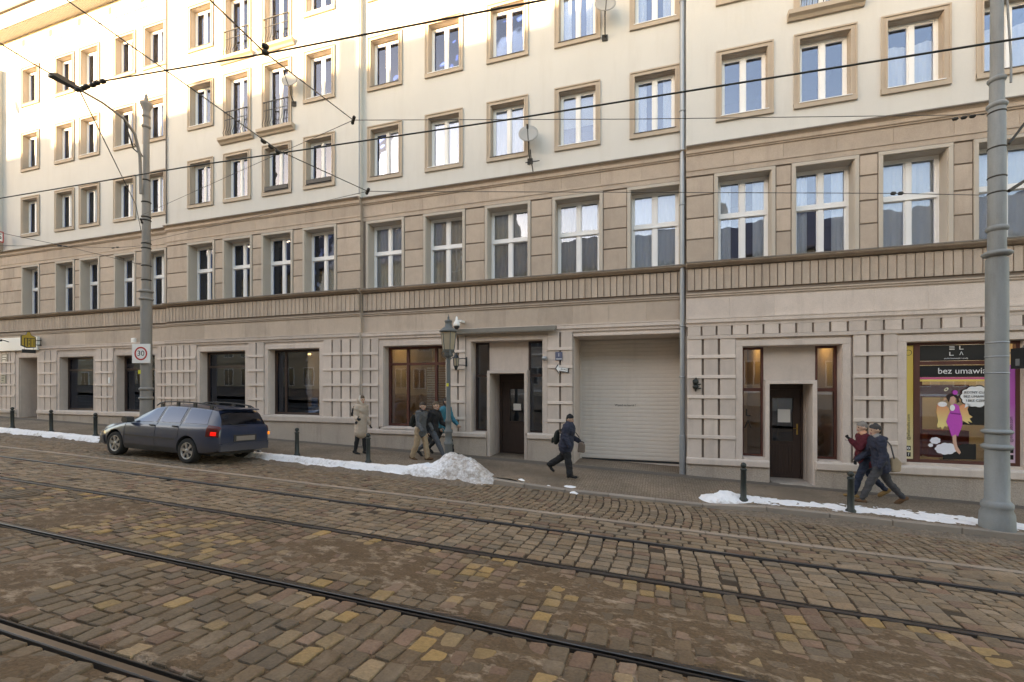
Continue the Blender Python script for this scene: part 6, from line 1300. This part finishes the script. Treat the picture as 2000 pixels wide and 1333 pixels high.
    fk = SK; caps += [(hd(-.008, 0, .012), hd(.006, 0, .014), .0505*h, .048*h, fk, .92), (hd(.012, 0, -.018), hd(.018, 0, -.040), .040*h, .025*h, fk, .9), (hd(.052, 0, .004), hd(.060, 0, -.014), .0065*h, .0095*h, fk, 1), (hd(.045, 0, -.034), hd(.047, .0, -.036), .012*h, .012*h, LP_, 1.3)]
    for y in (-.020, .020): caps += [(hd(.0455, y, .008), hd(.0475, y, .008), .0075*h, .0068*h, EY, 1), (hd(-.004, y*2.55, -.002), hd(-.008, y*2.65, .010), .010*h, .009*h, fk, 1)]
    if hat: caps += [(hd(-.012, 0, .030), hd(.0, 0, .036), .055*h, .052*h, HA, .95), (hd(-.012, 0, .045), hd(-.006, 0, .060), .045*h, .034*h, HA, .95)]
    if hair and not hat: caps += [(hd(-.014, 0, .022), hd(.004, 0, .040), .054*h, .047*h, HR, .96), (hd(-.03, 0, -.012), hd(-.028, 0, .01), .038*h, .045*h, HR, 1)]
    if hair and hat: caps += [(hd(-.034, 0, -.014), hd(-.030, 0, .004), .033*h, .040*h, HR, 1)]
    if long_hair: caps += [(hd(-.035, 0, -.01), hd(-.045, 0, -.09), .040*h, .034*h, HR, 1.2)]
    if hood == 'up': caps += [(hd(-.026, 0, .008), hd(-.016, 0, .020), .062*h, .060*h, J, .95), (hd(-.03, 0, -.06), hd(-.02, 0, .0), .055*h, .062*h, J, 1.1)]
    elif hood: caps += [(sh_c+Vector((-.055*h, -.045*h, .005*h)), sh_c+Vector((-.055*h, .045*h, .005*h)), .036*h, .036*h, J, .8)]
    if scarf: caps += [(sh_c+Vector((.02*h, -.03*h, .02*h)), sh_c+Vector((.02*h, .03*h, .02*h)), .034*h, .034*h, SC, .9)]
    grow('body', caps, mats_, t)
    return t, pel, sh_c, h
def backpack(label, s, d, z, heading, m, w_=.28, hgt=.42, dep=.16, tilt=0):
    t = thing('backpack', label, 'backpack', (s, d, z), R(heading)); bm = bmesh.new(); bmesh.ops.create_cube(bm, size=1)
    me = bpy.data.meshes.new('bag'); 
    for v in bm.verts: v.co = Vector((v.co.x*dep*(1.15 if v.co.z < 0 else .75), v.co.y*w_, v.co.z*hgt))
    bm.to_mesh(me); bm.free(); me.materials.append(m); o = link('bag', me, t, (0, 0, 0), (0, R(tilt), 0)); sb_ = o.modifiers.new('s', 'SUBSURF'); sb_.levels = sb_.render_levels = 3; me.polygons.foreach_set('use_smooth', [True]*6)
    mb = MB(); mb.box(-dep*.62, -dep*.30, -w_*.30, w_*.30, -hgt*.34, -hgt*.02, 0); o2 = link('front_pocket', mb.mesh('front_pocket', m), t, (0, 0, 0), (0, R(tilt), 0)); bv = o2.modifiers.new('b', 'BEVEL'); bv.width = .03; bv.segments = 3
    for sd in (1, -1): mb = MB(); mb.tube([(dep*.3, sd*w_*.3, hgt*.42), (dep*.75, sd*w_*.38, hgt*.46), (dep*1.25, sd*w_*.42, hgt*.30), (dep*1.35, sd*w_*.44, 0), (dep*.6, sd*w_*.42, -hgt*.28)], .016, 6); link('strap', mb.mesh('strap', m), t)
    return t
blackc = cloth('black_cloth', (.018, .018, .020)); black2 = cloth('black_leather', (.022, .020, .019)); darkhair = mat('dark_hair', (.035, .022, .016), .6, .2, 40); brownhair = mat('brown_hair', (.10, .065, .04), .6, .2, 40)
beige = cloth('beige_quilted_coat', (.46, .37, .30), .10, 12); 
navy = cloth('navy_jacket', (.026, .030, .050)); tan_t = cloth('tan_trousers', (.36, .26, .17)); greyj = cloth('grey_check_jacket', (.095, .10, .105), .45, 22); jeans = cloth('grey_jeans', (.075, .085, .10)); teal = cloth('teal_jacket', (.02, .16, .22), .25, 5)
dbrown = cloth('brown_boots', (.12, .06, .03)); grey_t = cloth('grey_trousers', (.055, .054, .058)); red = cloth('dark_red_jacket', (.10, .012, .02)); greyhat = cloth('grey_wool_hat', (.20, .18, .165)); chhat = cloth('charcoal_hat', (.05, .047, .047)); peach = cloth('peach_scarf', (.55, .28, .18)); greysc = cloth('grey_scarf', (.24, .22, .21)); fur = cloth('pale_fur', (.62, .56, .50), .2, 30); blueb = cloth('blue_denim', (.02, .028, .05)); olive = cloth('olive_black_bag', (.022, .026, .022))
# 1 beige coat, standing and turned towards the right
t, pel, shc, h = person('person in a long beige quilted coat with pale hood, standing beside a bollard', -8.16, 11.1, -12, 1.68, lean=1, legs=((6, 4), (-6, 6)), arms=((0, 25), (2, 80)), outs=(7, 8), fore=((0, 0), (25, 0)), jacket=beige, trousers=blackc, shoes=black2, hair=brownhair, gloves=blackc, coat=.62, jr=1.06, hood='up')
backpack('small black backpack on the person in the beige coat', -8.16-.23, 11.12, g(-8.16)+1.20, -12, blackc, .24, .36, .13)
# 2 three boys walking right
t, *_ = person('boy in grey checked jacket and tan trousers, nearest of the three boys', -6.20, 11.05, -8, 1.60, lean=5, legs=((14, 4), (-10, 12)), arms=((12, 25), (10, 30)), outs=(10, 12), jacket=greyj, trousers=tan_t, shoes=dbrown, hair=darkhair, pocket=(True, True), jr=1.14, tr=1.18, hood=True, scarf=blackc, head=(-10, 8))
backpack('black backpack on the boy in the checked jacket', -6.20-.26, 11.10, g(-6.2)+1.04, -8, olive, .28, .40, .15)
t, *_ = person('fair-haired boy in black jacket and grey jeans striding behind the checked jacket', -6.02, 11.42, -5, 1.70, lean=7, legs=((-30, 22), (32, 6)), arms=((20, 40), (-22, 20)), outs=(7, 7), jacket=blackc, trousers=jeans, shoes=black2, hair=brownhair, jr=1.08, hood=True)
t, *_ = person('person in teal jacket and black trousers half hidden by the lantern post', -5.98, 12.05, -4, 1.72, lean=5, legs=((18, 6), (-24, 20)), arms=((15, 30), (-15, 25)), outs=(8, 8), jacket=teal, trousers=blackc, shoes=black2, hair=darkhair, jr=1.14, scarf=blackc)
# 3 lone walker before the shutter
t, *_ = person('person in navy padded jacket and black beanie walking past the roller shutter', -2.10, 10.66, -6, 1.50, lean=8, legs=((-20, 36), (10, 3)), arms=((2, 62), (-6, 40)), outs=(6, 12), jacket=navy, trousers=blackc, shoes=black2, hat=blackc, hair=brownhair, gloves=blackc, pocket=(False, True), jr=1.34, tr=1.36, wide=1.14, scarf=cloth('teal_grey_scarf', (.05, .07, .08)), hood=True, head=(0, 6))
backpack('dark round backpack on the lone walker', -2.10-.24, 10.68, g(-2.1)+.93, -6, olive, .30, .42, .17, 6)
hb = thing('handbag', 'small brown and beige bag held in front of the lone walker', 'bag', (-1.76, 10.76, g(-1.8)+.72), R(-6)); mb = MB(); mb.prism([(-.09, -.12), (.08, -.13), (.09, .06), (.03, .12), (-.06, .11)], 'y', -.05, .05); o = link('pouch', mb.mesh('pouch', cloth('taupe_bag', (.20, .15, .12))), hb); bv = o.modifiers.new('b', 'BEVEL'); bv.width = .025; bv.segments = 3
mb = MB(); mb.tube([(-.05, 0, .10), (-.06, 0, .24), (-.14, 0, .34)], .010, 5); link('handle', mb.mesh('handle', black2), hb)
# 4 couple walking left
t, *_ = person('person in dark red jacket and grey hat beside the man, hand raised to the face', 4.20, 11.62, 182, 1.66, lean=4, legs=((20, 6), (-17, 26)), arms=((36, 100), (-4, 18)), outs=(14, 12), fore=((-10, 0), (0, 0)), jacket=red, trousers=blueb, shoes=cloth('tan_boots', (.26, .15, .06)), hat=greyhat, hair=brownhair, gloves=blackc, scarf=peach, jr=1.10)
t, *_ = person('man in navy hooded jacket, grey trousers and charcoal hat striding left', 4.30, 11.18, 181, 1.70, lean=7, legs=((28, 6), (-22, 16)), arms=((-6, 26), (16, 30)), outs=(9, 9), jacket=navy, trousers=grey_t, shoes=dbrown, hat=chhat, hair=darkhair, pocket=(True, True), jr=1.18, tr=1.06, hood=True, scarf=greysc)
tb = thing('shoulder_bag', 'tan shoulder bag hanging behind the man in navy', 'bag', (4.55, 11.22, g(4.5)+.80), R(8)); mb = MB(); mb.prism([(-.07, -.16), (.10, -.14), (.12, .05), (.02, .16), (-.08, .12)], 'y', -.05, .05); o = link('pouch', mb.mesh('pouch', cloth('tan_bag', (.36, .27, .18))), tb); bv = o.modifiers.new('b', 'BEVEL'); bv.width = .03; bv.segments = 3
mb = MB(); mb.tube([(-.03, -.05, .13), (-.12, -.10, .40), (-.24, -.09, .56)], .014, 5); link('strap', mb.mesh('strap', cloth('grey_strap', (.12, .11, .11))), tb)
# pale fur trim round the hood of the beige coat
per = [o for o in C.objects if o.name == 'person'][0]; rng = random.Random(3); mb = MB(); hc_ = Vector((.03, 0, 1.575)); n_ = 22
for k in range(n_):
    a = 2*math.pi*k/n_; c0 = hc_+Vector((.012-.02*math.cos(a), .088*math.sin(a), .105*math.cos(a)-.02)); r = .026+rng.uniform(-.006, .008)
    mb.lathe([(r*math.sin(t)+.001, -r*math.cos(t)) for t in [R(q) for q in (0, 40, 75, 110, 145, 180)]], c0, 8)
tag(link('fur_trim', mb.mesh('fur_trim', fur), per), kind='stuff')
